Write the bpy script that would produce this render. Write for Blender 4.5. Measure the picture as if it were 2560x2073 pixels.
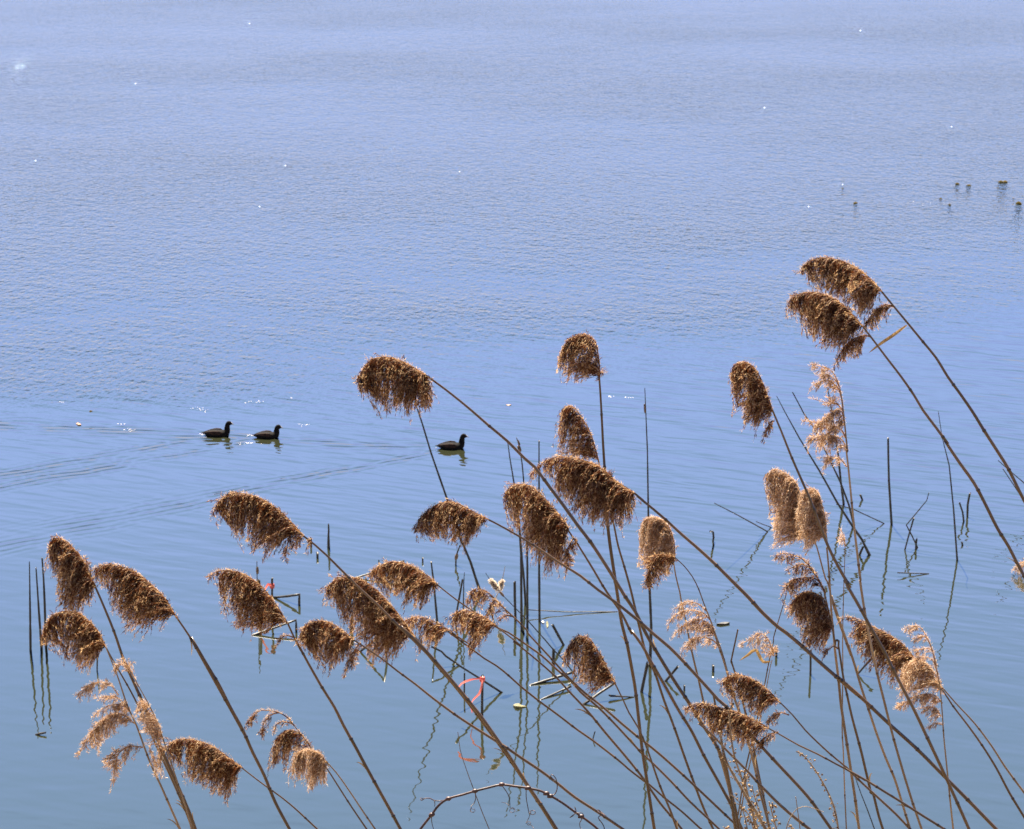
import bpy, bmesh, math, random
import numpy as np
from mathutils import Vector, Matrix

# ------------------------------------------------------------------ camera, light, exposure
for o in list(bpy.data.objects):
    bpy.data.objects.remove(o, do_unlink=True)
SC = bpy.context.scene
COL = SC.collection
PI = math.pi
W_SRC, H_SRC = 2560.0, 2073.0        # photograph's size
F_PX = 6022.0                        # focal length in photograph pixels
CAM_H = 7.1                          # metres above the water
PITCH = math.radians(4.0) + math.atan(H_SRC / 2 / F_PX)
cam_d = bpy.data.cameras.new('camera')
cam_d.sensor_width = 36.0
cam_d.lens = 36.0 * F_PX / W_SRC
cam_d.clip_start = 0.1
cam_d.clip_end = 9000.0
cam_d.dof.use_dof = True
cam_d.dof.focus_distance = 7.4
cam_d.dof.aperture_fstop = 22.0
cam = bpy.data.objects.new('camera', cam_d)
cam.location = (0, 0, CAM_H)
cam.rotation_euler = (PI / 2 - PITCH, 0, 0)
COL.objects.link(cam)
SC.camera = cam

SUN_ELEV, SUN_AZ = math.radians(58.0), math.radians(-11.0)   # azimuth from +Y, negative = left
world = bpy.data.worlds.new('World')
SC.world = world
world.use_nodes = True
wn = world.node_tree
wn.nodes.clear()
sky = wn.nodes.new('ShaderNodeTexSky')
sky.sky_type = 'NISHITA'
sky.sun_disc = False
sky.sun_elevation = SUN_ELEV
sky.sun_rotation = SUN_AZ
sky.altitude = 200.0
sky.air_density = 1.0
sky.dust_density = 0.15
sky.ozone_density = 4.5
bg = wn.nodes.new('ShaderNodeBackground')
bg.inputs['Strength'].default_value = 0.0535
wo = wn.nodes.new('ShaderNodeOutputWorld')
# clear, deep blue spring sky: a little bluer than the model, and without its bright band along the horizon
w_tc = wn.nodes.new('ShaderNodeTexCoord')
w_sep = wn.nodes.new('ShaderNodeSeparateXYZ')
w_ramp = wn.nodes.new('ShaderNodeValToRGB')
w_ramp.color_ramp.elements[0].position = 0.0
w_ramp.color_ramp.elements[0].color = (0.23, 0.25, 0.42, 1)
w_ramp.color_ramp.elements[1].position = 0.68
w_ramp.color_ramp.elements[1].color = (0.16, 0.225, 0.36, 1)
for p_, c_ in ((0.035, (0.29, 0.295, 0.475)), (0.12, (0.375, 0.352, 0.575)), (0.25, (0.90, 0.84, 1.0)), (0.40, (0.90, 0.99, 1.0)), (0.50, (0.40, 0.52, 0.67))):
    e_ = w_ramp.color_ramp.elements.new(p_)
    e_.color = (*c_, 1)
w_mix = wn.nodes.new('ShaderNodeMix')
w_mix.data_type = 'RGBA'
w_mix.blend_type = 'MULTIPLY'
w_mix.inputs[0].default_value = 1.0
wn.links.new(w_tc.outputs['Generated'], w_sep.inputs[0])
wn.links.new(w_sep.outputs[2], w_ramp.inputs[0])
wn.links.new(sky.outputs[0], w_mix.inputs[6])
wn.links.new(w_ramp.outputs[0], w_mix.inputs[7])
wn.links.new(w_mix.outputs[2], bg.inputs[0])
wn.links.new(bg.outputs[0], wo.inputs[0])

sun_d = bpy.data.lights.new('sun', 'SUN')
sun_d.energy = 5.0
sun_d.angle = math.radians(0.5)
sun_d.color = (1.0, 0.90, 0.75)
sun = bpy.data.objects.new('sun', sun_d)
sdir = Vector((math.sin(SUN_AZ) * math.cos(SUN_ELEV), math.cos(SUN_AZ) * math.cos(SUN_ELEV), math.sin(SUN_ELEV)))
sun.rotation_euler = sdir.to_track_quat('Z', 'Y').to_euler()
sun.location = (0, 0, 30)
COL.objects.link(sun)
SC.view_settings.view_transform = 'Standard'
SC.view_settings.look = 'None'
SC.view_settings.gamma = 1.0
SC.view_settings.exposure = 2.5
SC.view_settings.use_curve_mapping = False

# ------------------------------------------------------------------ helpers
RX = cam.rotation_euler.to_matrix()

def ray(px, py):
    """direction of the line of sight through a pixel of the photograph, scaled so that its Y is 1"""
    v = RX @ Vector(((px - W_SRC / 2) / F_PX, -(py - H_SRC / 2) / F_PX, -1.0))
    return v / v.y

def at(px, py, d):
    r = ray(px, py)
    return Vector((r.x * d, d, CAM_H + r.z * d))

def depth_of_row(px, py, z=0.0):
    return (z - CAM_H) / ray(px, py).z

def on_water(px, py, z=0.0):
    return at(px, py, depth_of_row(px, py, z))

def px_m(d, py=1300):
    """metres per photograph pixel at depth d"""
    return d * 1.03 / F_PX

def tag(o, label=None, cat=None, group=None, kind=None):
    if label: o['label'] = label
    if cat: o['category'] = cat
    if group: o['group'] = group
    if kind: o['kind'] = kind
    return o

def empty(name, loc):
    o = bpy.data.objects.new(name, None)
    o.location = loc
    o.empty_display_size = 0.1
    COL.objects.link(o)
    return o

def make_obj(name, verts, faces, mats, parent=None, midx=None, smooth=True, tint=None):
    """verts: (n,3) world coordinates; faces: list of tuples or (m,k) array"""
    me = bpy.data.meshes.new(name)
    verts = np.asarray(verts, dtype=np.float32)
    loc = Vector((0, 0, 0))
    if parent is not None:
        loc = parent.location
    verts = verts - np.array([loc.x, loc.y, loc.z], dtype=np.float32)
    if isinstance(faces, np.ndarray):
        m, k = faces.shape
        me.vertices.add(len(verts)); me.vertices.foreach_set('co', verts.ravel())
        me.loops.add(m * k); me.loops.foreach_set('vertex_index', faces.astype(np.int32).ravel())
        me.polygons.add(m)
        me.polygons.foreach_set('loop_start', np.arange(0, m * k, k, dtype=np.int32))
        me.update(calc_edges=True)
    else:
        me.from_pydata(verts.tolist(), [], faces)
    if smooth:
        me.polygons.foreach_set('use_smooth', np.ones(len(me.polygons), dtype=bool))
    if midx is not None:
        me.polygons.foreach_set('material_index', np.asarray(midx, dtype=np.int32))
    if tint is not None:
        a = me.attributes.new('tint', 'FLOAT', 'POINT')
        a.data.foreach_set('value', np.asarray(tint, dtype=np.float32))
    for m_ in (mats if isinstance(mats, (list, tuple)) else [mats]):
        me.materials.append(m_)
    me.update()
    o = bpy.data.objects.new(name, me)
    COL.objects.link(o)
    if parent is not None:
        o.parent = parent
    return o

def smooth_path(pts, step):
    """Catmull-Rom through 3-D points, about one sample per step"""
    pts = [Vector(p) for p in pts]
    if len(pts) < 3:
        a, b = pts[0], pts[-1]
        n = max(2, int((b - a).length / step) + 1)
        return [a.lerp(b, i / (n - 1)) for i in range(n)]
    P = [pts[0] * 2 - pts[1]] + pts + [pts[-1] * 2 - pts[-2]]
    out = []
    for i in range(1, len(P) - 2):
        p0, p1, p2, p3 = P[i - 1], P[i], P[i + 1], P[i + 2]
        n = max(1, int((p2 - p1).length / step))
        for k in range(n):
            t = k / n
            out.append(0.5 * ((2 * p1) + (p2 - p0) * t + (2 * p0 - 5 * p1 + 4 * p2 - p3) * t * t
                              + (3 * p1 - p0 - 3 * p2 + p3) * t ** 3))
    out.append(pts[-1].copy())
    return out

def tube(path, radii, sides=6, cap=True, base=0):
    """verts and faces of a tube along path"""
    n = len(path)
    V, Fc = [], []
    up = Vector((0.13, 1, 0.07))
    for i, p in enumerate(path):
        t = (path[min(i + 1, n - 1)] - path[max(i - 1, 0)])
        if t.length < 1e-9: t = Vector((0, 0, 1))
        t.normalize()
        a = t.cross(up)
        if a.length < 1e-3: a = t.cross(Vector((1, 0, 0)))
        a.normalize(); b = t.cross(a)
        r = radii[i]
        for s in range(sides):
            an = 2 * PI * s / sides
            V.append(p + a * (math.cos(an) * r) + b * (math.sin(an) * r))
    for i in range(n - 1):
        for s in range(sides):
            s2 = (s + 1) % sides
            Fc.append((base + i * sides + s, base + i * sides + s2, base + (i + 1) * sides + s2, base + (i + 1) * sides + s))
    if cap:
        Fc.append(tuple(base + s for s in range(sides)))
        Fc.append(tuple(base + (n - 1) * sides + s for s in reversed(range(sides))))
    return V, Fc

# ------------------------------------------------------------------ materials
def nt(name):
    m = bpy.data.materials.new(name)
    m.use_nodes = True
    t = m.node_tree
    t.nodes.clear()
    return m, t

class NB:
    """small node builder"""
    def __init__(s, t): s.t = t
    def node(s, kind, **kw):
        n = s.t.nodes.new(kind)
        for k, v in kw.items(): setattr(n, k, v)
        return n
    def put(s, sock, v):
        if v is None: return
        if hasattr(v, 'is_linked') or isinstance(v, bpy.types.NodeSocket): s.t.links.new(v, sock)
        else: sock.default_value = v
    def math(s, op, a, b=None, c=None, clamp=False):
        n = s.node('ShaderNodeMath', operation=op); n.use_clamp = clamp
        s.put(n.inputs[0], a); s.put(n.inputs[1], b); s.put(n.inputs[2], c)
        return n.outputs[0]
    def vmath(s, op, a, b=None):
        n = s.node('ShaderNodeVectorMath', operation=op)
        s.put(n.inputs[0], a); s.put(n.inputs[1], b)
        return n.outputs[0]
    def noise(s, vec, scale, detail=2.0, rough=0.5, dist=0.0):
        n = s.node('ShaderNodeTexNoise')
        s.put(n.inputs['Vector'], vec); s.put(n.inputs['Scale'], scale); s.put(n.inputs['Detail'], detail)
        s.put(n.inputs['Roughness'], rough); s.put(n.inputs['Distortion'], dist)
        return n.outputs[0]
    def ramp(s, fac, stops):
        n = s.node('ShaderNodeValToRGB')
        e = n.color_ramp.elements
        while len(e) < len(stops): e.new(0.5)
        for q, (p, c) in zip(e, stops):
            q.position = p; q.color = tuple(c) + (1.0,) if len(c) == 3 else c
        s.put(n.inputs[0], fac)
        return n.outputs[0]
    def maprange(s, v, a, b, c=0.0, d=1.0, smooth=True):
        n = s.node('ShaderNodeMapRange')
        n.interpolation_type = 'SMOOTHSTEP' if smooth else 'LINEAR'
        s.put(n.inputs[0], v); s.put(n.inputs[1], a); s.put(n.inputs[2], b); s.put(n.inputs[3], c); s.put(n.inputs[4], d)
        return n.outputs[0]
    def mapping(s, vec, rot=0.0, scale=(1, 1, 1), loc=(0, 0, 0)):
        n = s.node('ShaderNodeMapping')
        s.put(n.inputs[0], vec); n.inputs[1].default_value = loc
        n.inputs[2].default_value = (0, 0, rot); n.inputs[3].default_value = scale
        return n.outputs[0]

def plant_mat(name, dark, light, transl=0.0, tcol=None, rough=0.6, noise_scale=40.0, spec=0.3, use_tint=False, mid=None):
    m, t = nt(name); b = NB(t)
    out = b.node('ShaderNodeOutputMaterial')
    tc = b.node('ShaderNodeTexCoord')
    f = b.noise(tc.outputs['Object'], noise_scale, 3.0, 0.6)
    f = b.maprange(f, 0.3, 0.7)
    if use_tint:
        at_ = b.node('ShaderNodeAttribute'); at_.attribute_name = 'tint'
        f = b.math('ADD', b.math('MULTIPLY', f, 0.15), b.math('MULTIPLY', at_.outputs['Fac'], 0.85), clamp=True)
    col = b.ramp(f, [(0.0, dark), (1.0, light)] if mid is None else [(0.0, dark), (0.55, mid), (1.0, light)])
    p = b.node('ShaderNodeBsdfPrincipled')
    b.put(p.inputs['Base Color'], col); p.inputs['Roughness'].default_value = rough
    p.inputs['Specular IOR Level'].default_value = spec
    surf = p.outputs[0]
    if transl > 0:
        tr = b.node('ShaderNodeBsdfTranslucent')
        if tcol is None: b.put(tr.inputs[0], col)
        else:
            mm = b.node('ShaderNodeMix', data_type='RGBA'); mm.blend_type = 'MULTIPLY'
            mm.inputs[0].default_value = 1.0
            b.put(mm.inputs[6], col); mm.inputs[7].default_value = (*tcol, 1)
            b.put(tr.inputs[0], mm.outputs[2])
        ms = b.node('ShaderNodeMixShader'); ms.inputs[0].default_value = transl
        t.links.new(surf, ms.inputs[1]); t.links.new(tr.outputs[0], ms.inputs[2])
        surf = ms.outputs[0]
    t.links.new(surf, out.inputs[0])
    return m
# ------------------------------------------------------------------ the water and the bank
DUCKS = [(543, 1089, 1.0), (668, 1094, 0.97), (1129, 1121, 0.92)]

def water_material():
    m, t = nt('lake_water'); b = NB(t)
    out = b.node('ShaderNodeOutputMaterial')
    geo = b.node('ShaderNodeNewGeometry')
    pos = geo.outputs['Position']
    sep = b.node('ShaderNodeSeparateXYZ'); t.links.new(pos, sep.inputs[0])
    X, Y = sep.outputs[0], sep.outputs[1]
    # wind-ruffled part of the lake: beyond an uneven slanting line
    edge_n = b.noise(b.mapping(pos, scale=(0.10, 0.22, 1)), 1.0, 2.0, 0.5)
    e = b.math('SUBTRACT', Y, b.math('MULTIPLY', X, 0.45))
    e = b.math('ADD', e, b.math('MULTIPLY', b.math('SUBTRACT', edge_n, 0.5), 16.0))
    ruff = b.maprange(e, 28.5, 42.0)
    # gusts: patches where the ripples are stronger or weaker
    gust = b.noise(b.mapping(pos, rot=0.12, scale=(0.045, 0.055, 1)), 1.0, 3.0, 0.6)
    gust = b.maprange(gust, 0.32, 0.68, 0.62, 1.1)
    ruff_amp = b.math('MULTIPLY', ruff, gust)
    # small wind ripples
    r1 = b.noise(b.mapping(pos, rot=0.15, scale=(2.0, 1.0, 1)), 6.0, 2.0, 0.55, 0.2)
    r2 = b.noise(b.mapping(pos, rot=-0.15, scale=(1.9, 1.0, 1)), 2.6, 2.0, 0.5)
    h_r = b.math('ADD', b.math('MULTIPLY', r1, 0.066), b.math('MULTIPLY', r2, 0.058))
    # farther out, where the wind has had a longer run, the wavelets are bigger
    r3 = b.noise(b.mapping(pos, rot=-0.1, scale=(1.7, 0.75, 1), loc=(3, 9, 0)), 1.25, 2.0, 0.55)
    h_r = b.math('ADD', h_r, b.math('MULTIPLY', b.math('MULTIPLY', r3, 0.115), b.maprange(Y, 34.0, 75.0)))
    h_r = b.math('MULTIPLY', h_r, ruff_amp)
    # calm water: long low ripples, crests running right and towards the shore
    c1 = b.noise(b.mapping(b.mapping(pos, rot=math.radians(33)), scale=(0.6, 3.4, 1)), 1.0, 2.0, 0.45, 0.25)
    c2 = b.noise(b.mapping(b.mapping(pos, rot=math.radians(20)), scale=(1.3, 7.0, 1), loc=(7, 3, 0)), 1.0, 1.0, 0.4, 0.2)
    calm_amp = b.maprange(b.math('ADD', Y, b.math('MULTIPLY', X, 0.35)), 17.0, 31.0, 0.12, 1.0)
    h_c = b.math('ADD', b.math('MULTIPLY', c1, 0.021), b.math('MULTIPLY', c2, 0.010))
    h_c = b.math('MULTIPLY', h_c, calm_amp)
    # very low swell that makes the mirror images of the stalks zigzag
    c3 = b.noise(b.mapping(pos, rot=0.1, scale=(2.2, 4.6, 1)), 1.0, 1.0, 0.4)
    h_c = b.math('ADD', h_c, b.math('MULTIPLY', c3, 0.0026))
    h = b.math('ADD', h_r, h_c)
    # wakes behind the swimming birds: two bundles of short waves on the arms of a V
    for (px, py, s) in DUCKS:
        p = on_water(px, py)
        u = b.math('SUBTRACT', p.x, X)            # metres behind the bird (it swims to +X)
        v = b.math('SUBTRACT', Y, p.y)
        uu = b.math('MAXIMUM', u, 0.0)
        fade = b.math('MULTIPLY', b.maprange(u, 0.0, 0.35), b.maprange(u, 1.0, 6.0, 1.0, 0.6))
        w = b.math('ADD', b.math('MULTIPLY', uu, 0.065), 0.14)       # arm width
        brk = b.maprange(b.noise(b.mapping(pos, scale=(1.3, 1.7, 1), loc=(px * 0.01, 0, 0)), 1.0, 2.0, 0.5), 0.36, 0.62, 0.2, 1.0)
        for sgn, slope in ((-1, 0.80), (1, 0.15)):
            q = b.math('SUBTRACT', b.math('MULTIPLY', v, sgn), b.math('ADD', b.math('MULTIPLY', uu, slope), b.math('MULTIPLY', b.math('MULTIPLY', uu, uu), 0.012)))
            qn = b.math('DIVIDE', q, w)
            env = b.math('EXPONENT', b.math('MULTIPLY', b.math('MULTIPLY', qn, qn), -0.9))
            wob = b.noise(b.mapping(pos, scale=(1.6, 1.6, 1)), 1.0, 1.0, 0.5)
            ph = b.math('ADD', b.math('MULTIPLY', b.math('ADD', q, b.math('MULTIPLY', u, 0.12)), 36.0),
                        b.math('MULTIPLY', wob, 9.0))
            wv = b.math('MULTIPLY', b.math('SINE', ph), env)
            h = b.math('ADD', h, b.math('MULTIPLY', b.math('MULTIPLY', b.math('MULTIPLY', wv, fade), brk), 0.0036))
    bump = b.node('ShaderNodeBump')
    bump.inputs['Strength'].default_value = 1.0
    bump.inputs['Distance'].default_value = 1.0
    b.put(bump.inputs['Height'], h)
    N = bump.outputs[0]
    fr = b.node('ShaderNodeFresnel'); fr.inputs['IOR'].default_value = 1.5
    b.put(fr.inputs['Normal'], N)
    gl = b.node('ShaderNodeBsdfGlossy')
    gl.inputs['Color'].default_value = (1, 1, 1, 1)
    b.put(gl.inputs['Roughness'], 0.02)
    b.put(gl.inputs['Normal'], N)
    df = b.node('ShaderNodeBsdfDiffuse')
    df.inputs['Color'].default_value = (0.015, 0.017, 0.009, 1)
    b.put(df.inputs['Normal'], N)
    ms = b.node('ShaderNodeMixShader')
    b.put(ms.inputs[0], b.math('ADD', 0.10, b.math('MULTIPLY', fr.outputs[0], 0.88))); t.links.new(df.outputs[0], ms.inputs[1]); t.links.new(gl.outputs[0], ms.inputs[2])
    t.links.new(ms.outputs[0], out.inputs[0])
    return m

WATER = water_material()
wv = [(-3000, 8, 0), (3000, 8, 0), (3000, 5000, 0), (-3000, 5000, 0)]
tag(make_obj('water', wv, [(0, 1, 2, 3)], WATER, smooth=False), kind='structure')

def ground_z(y, x=0.0):
    pr = [(-40, 5.9), (-3, 5.7), (1.5, 5.45), (4, 4.0), (6, 2.9), (8, 1.9), (10.5, 0.8), (13, 0.05), (15, -0.5), (24, -1.8), (60, -3)]
    for (a, za), (c, zc) in zip(pr, pr[1:]):
        if y <= c:
            t_ = max(0.0, (y - a) / (c - a))
            return za + (zc - za) * t_ + 0.07 * math.sin(1.7 * x + y) * math.cos(0.9 * y - 0.6 * x)
    return -3.0
gx = np.linspace(-60, 60, 121); gy = np.concatenate([np.linspace(-40, 0, 12), np.linspace(0.5, 24, 48), [40, 60]])
gv = [(x, y, ground_z(y, x)) for y in gy for x in gx]
gn = len(gx)
gf = [(j * gn + i, j * gn + i + 1, (j + 1) * gn + i + 1, (j + 1) * gn + i) for j in range(len(gy) - 1) for i in range(gn - 1)]
SOIL = plant_mat('bank_soil', (0.05, 0.035, 0.022), (0.16, 0.12, 0.07), noise_scale=2.5, rough=0.95)
tag(make_obj('bank', gv, gf, SOIL), kind='structure')
# dry grass on the bank below the frame
rg = np.random.default_rng(5)
n = 26000
bx = rg.uniform(-7, 7, n); by = rg.uniform(1.5, 12.5, n)
bz = np.array([ground_z(y, x) for x, y in zip(bx, by)])
hh = rg.uniform(0.12, 0.38, n) * np.clip(1.2 - by * 0.02, 0.3, 1)
an = rg.uniform(0, 2 * PI, n); lx = rg.normal(-0.06, 0.08, n); ly = rg.normal(0, 0.08, n)
w_ = 0.003
b0 = np.stack([bx - np.cos(an) * w_, by - np.sin(an) * w_, bz - 0.02], 1)
b1 = np.stack([bx + np.cos(an) * w_, by + np.sin(an) * w_, bz - 0.02], 1)
m0 = np.stack([bx + lx * .4 + np.cos(an) * w_ * .8, by + ly * .4 + np.sin(an) * w_ * .8, bz + hh * .6], 1)
m1 = np.stack([bx + lx * .4 - np.cos(an) * w_ * .8, by + ly * .4 - np.sin(an) * w_ * .8, bz + hh * .6], 1)
tp = np.stack([bx + lx, by + ly, bz + hh], 1)
vv = np.stack([b0, b1, m0, m1, tp], 1).reshape(-1, 3)
k = np.arange(n) * 5
ff = np.concatenate([np.stack([k, k + 1, k + 2], 1), np.stack([k, k + 2, k + 3], 1), np.stack([k + 3, k + 2, k + 4], 1)])
GRASS = plant_mat('dry_grass', (0.13, 0.095, 0.045), (0.33, 0.26, 0.14), transl=0.3, noise_scale=6)
tag(make_obj('grass', vv, ff, GRASS, smooth=False), kind='stuff')
# ------------------------------------------------------------------ reeds
Z = {'1': (0, 1250, .4741), '2': (480, 1150, .3168), '3': (480, 1550, .3013), '4': (1000, 1550, .3013),
     '5': (1000, 1100, .3168), '6': (1560, 1100, .3168), '7': (1560, 1550, .3013), '8': (2060, 1450, .3589),
     '9': (860, 800, .3638), '10': (1780, 600, .3638), '11': (1780, 1000, .3638), '12': (0, 950, .597),
     '13': (1700, 1750, .2519), '14': (1100, 1380, .1493), '15': (2060, 400, .2333), '0': (0, 0, 1.194)}

def q(z, *v):
    """readings from an enlarged view of the photograph -> photograph pixels"""
    x0, y0, s = Z[z]
    return [(x0 + v[i] * s, y0 + v[i + 1] * s) for i in range(0, len(v), 2)]

SPIKE = plant_mat('reed_flower', (0.016, 0.004, 0.0015), (0.88, 0.62, 0.33), transl=0.42, noise_scale=60, rough=0.65, use_tint=True, mid=(0.135, 0.037, 0.006))
SPIKE_PALE = plant_mat('reed_flower_pale', (0.09, 0.035, 0.012), (0.84, 0.68, 0.50), transl=0.34, noise_scale=60, rough=0.6, use_tint=True, mid=(0.44, 0.26, 0.13))
STEM = plant_mat('reed_stem', (0.008, 0.004, 0.0025), (0.155, 0.088, 0.038), noise_scale=18, rough=0.34, spec=0.6, use_tint=True)
STEM_PALE = plant_mat('reed_stem_pale', (0.05, 0.026, 0.014), (0.36, 0.25, 0.14), noise_scale=18, rough=0.38, spec=0.5, use_tint=True)
SHEATH = plant_mat('reed_sheath', (0.10, 0.065, 0.032), (0.34, 0.24, 0.13), transl=0.25, noise_scale=30, rough=0.6)
LEAF = plant_mat('reed_leaf', (0.22, 0.12, 0.035), (0.36, 0.23, 0.09), transl=0.45, noise_scale=22, rough=0.55)

RXn = np.array(RX)
def at_np(px, py, d):
    v = np.stack([(px - W_SRC / 2) / F_PX, -(py - H_SRC / 2) / F_PX, -np.ones_like(px)], -1) @ RXn.T
    v = v * (d / v[..., 1])[..., None]
    v[..., 2] += CAM_H
    return v

def in_poly(x, y, poly):
    c = np.zeros(x.shape, bool)
    n = len(poly); j = n - 1
    for i in range(n):
        xi, yi = poly[i]; xj, yj = poly[j]
        with np.errstate(divide='ignore', invalid='ignore'):
            c ^= ((yi > y) != (yj > y)) & (x < (xj - xi) * (y - yi) / (yj - yi + 1e-9) + xi)
        j = i
    return c

def area(poly):
    a = 0
    for (x0, y0), (x1, y1) in zip(poly, poly[1:] + poly[:1]): a += x0 * y1 - x1 * y0
    return abs(a) / 2

def dense2d(pts, step=2.0):
    p = smooth_path([Vector((x, y, 0)) for x, y in pts], step)
    return np.array([(v.x, v.y) for v in p])

def plume_mesh(parts, d, rg, dens, pale):
    """one head of a reed: branchlets arch from its axis into the head's volume, each thick with spikelets and silky hairs"""
    s = px_m(d)
    V, Fq, Ft, T = [], [], [], []
    nv = 0
    def add_q(quads, tint):
        nonlocal nv
        k = len(quads)
        V.append(quads.reshape(-1, 3)); Fq.append(np.arange(k * 4).reshape(k, 4) + nv); T.append(np.repeat(tint, 4)); nv += 4 * k
    for rachis, poly, dk in parts:
        R = dense2d(rachis)                                # base first
        A = area(poly)
        xs = [p[0] for p in poly]; ys = [p[1] for p in poly]
        nb = max(8, int(A * dens * dk / 28.0))
        Q = []
        while len(Q) < nb:
            x = rg.uniform(min(xs), max(xs), 4 * nb); y = rg.uniform(min(ys), max(ys), 4 * nb)
            ok = in_poly(x, y, poly)
            xo, yo = x[ok], y[ok]
            dd = np.sqrt(((np.stack([xo, yo], 1)[:, None] - R[None, ::4]) ** 2).sum(2).min(1))
            ok[ok] = rg.uniform(0, 1, len(xo)) < 0.40 + 0.60 * np.clip(dd / 38, 0, 1)
            Q += list(zip(x[ok], y[ok]))
        Q = np.array(Q[:nb])
        # branchlets gather into drooping locks
        nc = max(3, int(A / 230))
        cl = Q[rg.integers(0, nb, nc)]
        which = (((Q[:, None] - cl[None]) * np.array([1.0, 0.55])) ** 2).sum(2).argmin(1)
        pull = (rg.uniform(0, 1, nb) < 0.6) * rg.uniform(0.15, 0.6, nb)
        Q = Q + (cl[which] - Q) * pull[:, None] * np.array([1.0, 0.35])
        Q[:, 1] += pull * 3.0
        wisp = rg.uniform(0, 1, nb) < 0.20
        Q = Q + wisp[:, None] * (np.array([-0.30, 0.95]) * rg.uniform(2, 24, nb)[:, None] + rg.normal(0, 4, (nb, 2)))
        far = rg.uniform(0, 1, nb) < 0.10
        Q = Q + far[:, None] * (Q - Q.mean(0)) * rg.uniform(0.08, 0.22, nb)[:, None]
        ctone = rg.normal(0, 0.14, nc)[which]; cdep = rg.normal(0, 1, nc)[which]
        D2 = ((Q[:, None, :] - R[None]) ** 2).sum(2)
        i0 = D2.argmin(1); D = np.sqrt(D2.min(1))
        seg = 2.0
        i1 = np.clip(i0 - ((0.55 * D + rg.uniform(4, 22, nb)) / seg).astype(int), 0, len(R) - 2)
        # most branchlets hang: their foot is the point of the axis they would hang from
        hg = np.array([-0.42, 0.91]) + 0 * R[0]
        QR = Q[:, None, :] - R[None]
        cost = np.abs(QR[..., 0] * hg[1] - QR[..., 1] * hg[0]) + 0.25 * np.sqrt(D2) + 1e3 * ((QR @ hg) < -4)
        ih = np.clip(cost.argmin(1) - rg.integers(1, 7, nb), 0, len(R) - 2)
        i1 = np.where(rg.uniform(0, 1, nb) < 0.55, ih, i1)
        S = R[i1]
        Tn = R[np.clip(i1 + 4, 0, len(R) - 1)] - R[np.clip(i1 - 4, 0, len(R) - 1)]
        Tn /= np.linalg.norm(Tn, axis=1)[:, None] + 1e-9
        L = np.linalg.norm(Q - S, axis=1)
        C = S + Tn * (L * rg.uniform(0.35, 0.6, nb))[:, None]
        C[:, 1] -= L * 0.05
        zq = (0.75 * cdep + 0.6 * rg.normal(0, 1, nb)) * (6 + 0.42 * np.minimum(D + 12, 60))      # photograph px of depth
        m = 9
        u = np.linspace(0, 1, m)[None, :, None]
        B = S[:, None] * (1 - u) ** 2 + 2 * C[:, None] * u * (1 - u) + Q[:, None] * u ** 2
        B = B + np.cumsum(rg.normal(0, 0.45, B.shape), axis=1)
        zb = zq[:, None] * (np.linspace(0, 1, m) ** 0.8)[None]
        # stalks
        P3 = at_np(B[..., 0], B[..., 1], d + zb * s)
        tw = np.linspace(0.55, 0.25, m)[None, :, None] * s
        off = rg.normal(0, 1, (nb, 1, 3)); off /= np.linalg.norm(off, axis=2, keepdims=True)
        a_, b_ = P3 - off * tw, P3 + off * tw
        add_q(np.stack([a_[:, :-1], b_[:, :-1], b_[:, 1:], a_[:, 1:]], 2).reshape(-1, 4, 3), rg.uniform(0.4, 0.9, nb * (m - 1)))
        # spikelets
        ns = np.clip((L * 0.5).astype(int), 9, 40)
        idx = np.repeat(np.arange(nb), ns)
        k = len(idx)
        uu = 1 - rg.uniform(0, 1, k) ** 1.15 * 0.72
        f = uu * (m - 1); fi = np.clip(f.astype(int), 0, m - 2); fr = (f - fi)[:, None]
        p = B[idx, fi] * (1 - fr) + B[idx, fi + 1] * fr
        tg = B[idx, fi + 1] - B[idx, fi]
        tg = tg / (np.linalg.norm(tg, axis=1)[:, None] + 1e-9)
        zz = zb[idx, fi] * (1 - fr[:, 0]) + zb[idx, fi + 1] * fr[:, 0]
        spread = (2.6 * (1.15 - 0.65 * uu))
        p = p + rg.normal(0, 1, (k, 2)) * spread[:, None]
        zz = zz + rg.normal(0, 1, k) * spread
        dr = np.concatenate([tg + rg.normal(0, 0.24, (k, 2)) + np.array([-0.05, 0.22]), rg.normal(0, 0.28, (k, 1))], 1)
        dr /= np.linalg.norm(dr, axis=1)[:, None]
        ln = rg.uniform(6.0, 13.0, k)
        wd = rg.uniform(0.5, 0.95, k)
        p0 = at_np(p[:, 0], p[:, 1], d + zz * s)
        ex = np.array([1.0, 0, 0]); ez = -np.array([RXn[0, 1], RXn[1, 1], RXn[2, 1]]); ey = np.array([0, 1.0, 0])
        d3 = dr[:, :1] * ex + dr[:, 1:2] * ez + dr[:, 2:] * ey
        sd = np.cross(d3, rg.normal(0, 1, (k, 3))); sd /= np.linalg.norm(sd, axis=1)[:, None] + 1e-9
        ln3 = (ln * s)[:, None]; wd3 = (wd * s)[:, None]
        bend = np.cross(d3, sd) * ln3 * rg.uniform(-0.15, 0.15, (k, 1))
        tint_b = np.clip(rg.normal(0.35, 0.17, nb) + ctone, 0, 1)[idx]
        tn = np.clip(tint_b * 0.75 + 0.36 * uu ** 7 - 0.07 + rg.normal(0, 0.12, k), 0, 1)  # paler towards the tips: lit fringe against shaded core, put into the tint
        tn = np.where(rg.uniform(0, 1, k) < 0.07, rg.uniform(0.7, 1, k), tn)
        add_q(np.stack([p0, p0 + d3 * ln3 * .42 + sd * wd3 + bend, p0 + d3 * ln3, p0 + d3 * ln3 * .42 - sd * wd3 + bend], 1), tn)
        # silky hairs, their pale tone kept to the tips to paint a sunlit fringe
        kh = int(k * 0.40)
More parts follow.
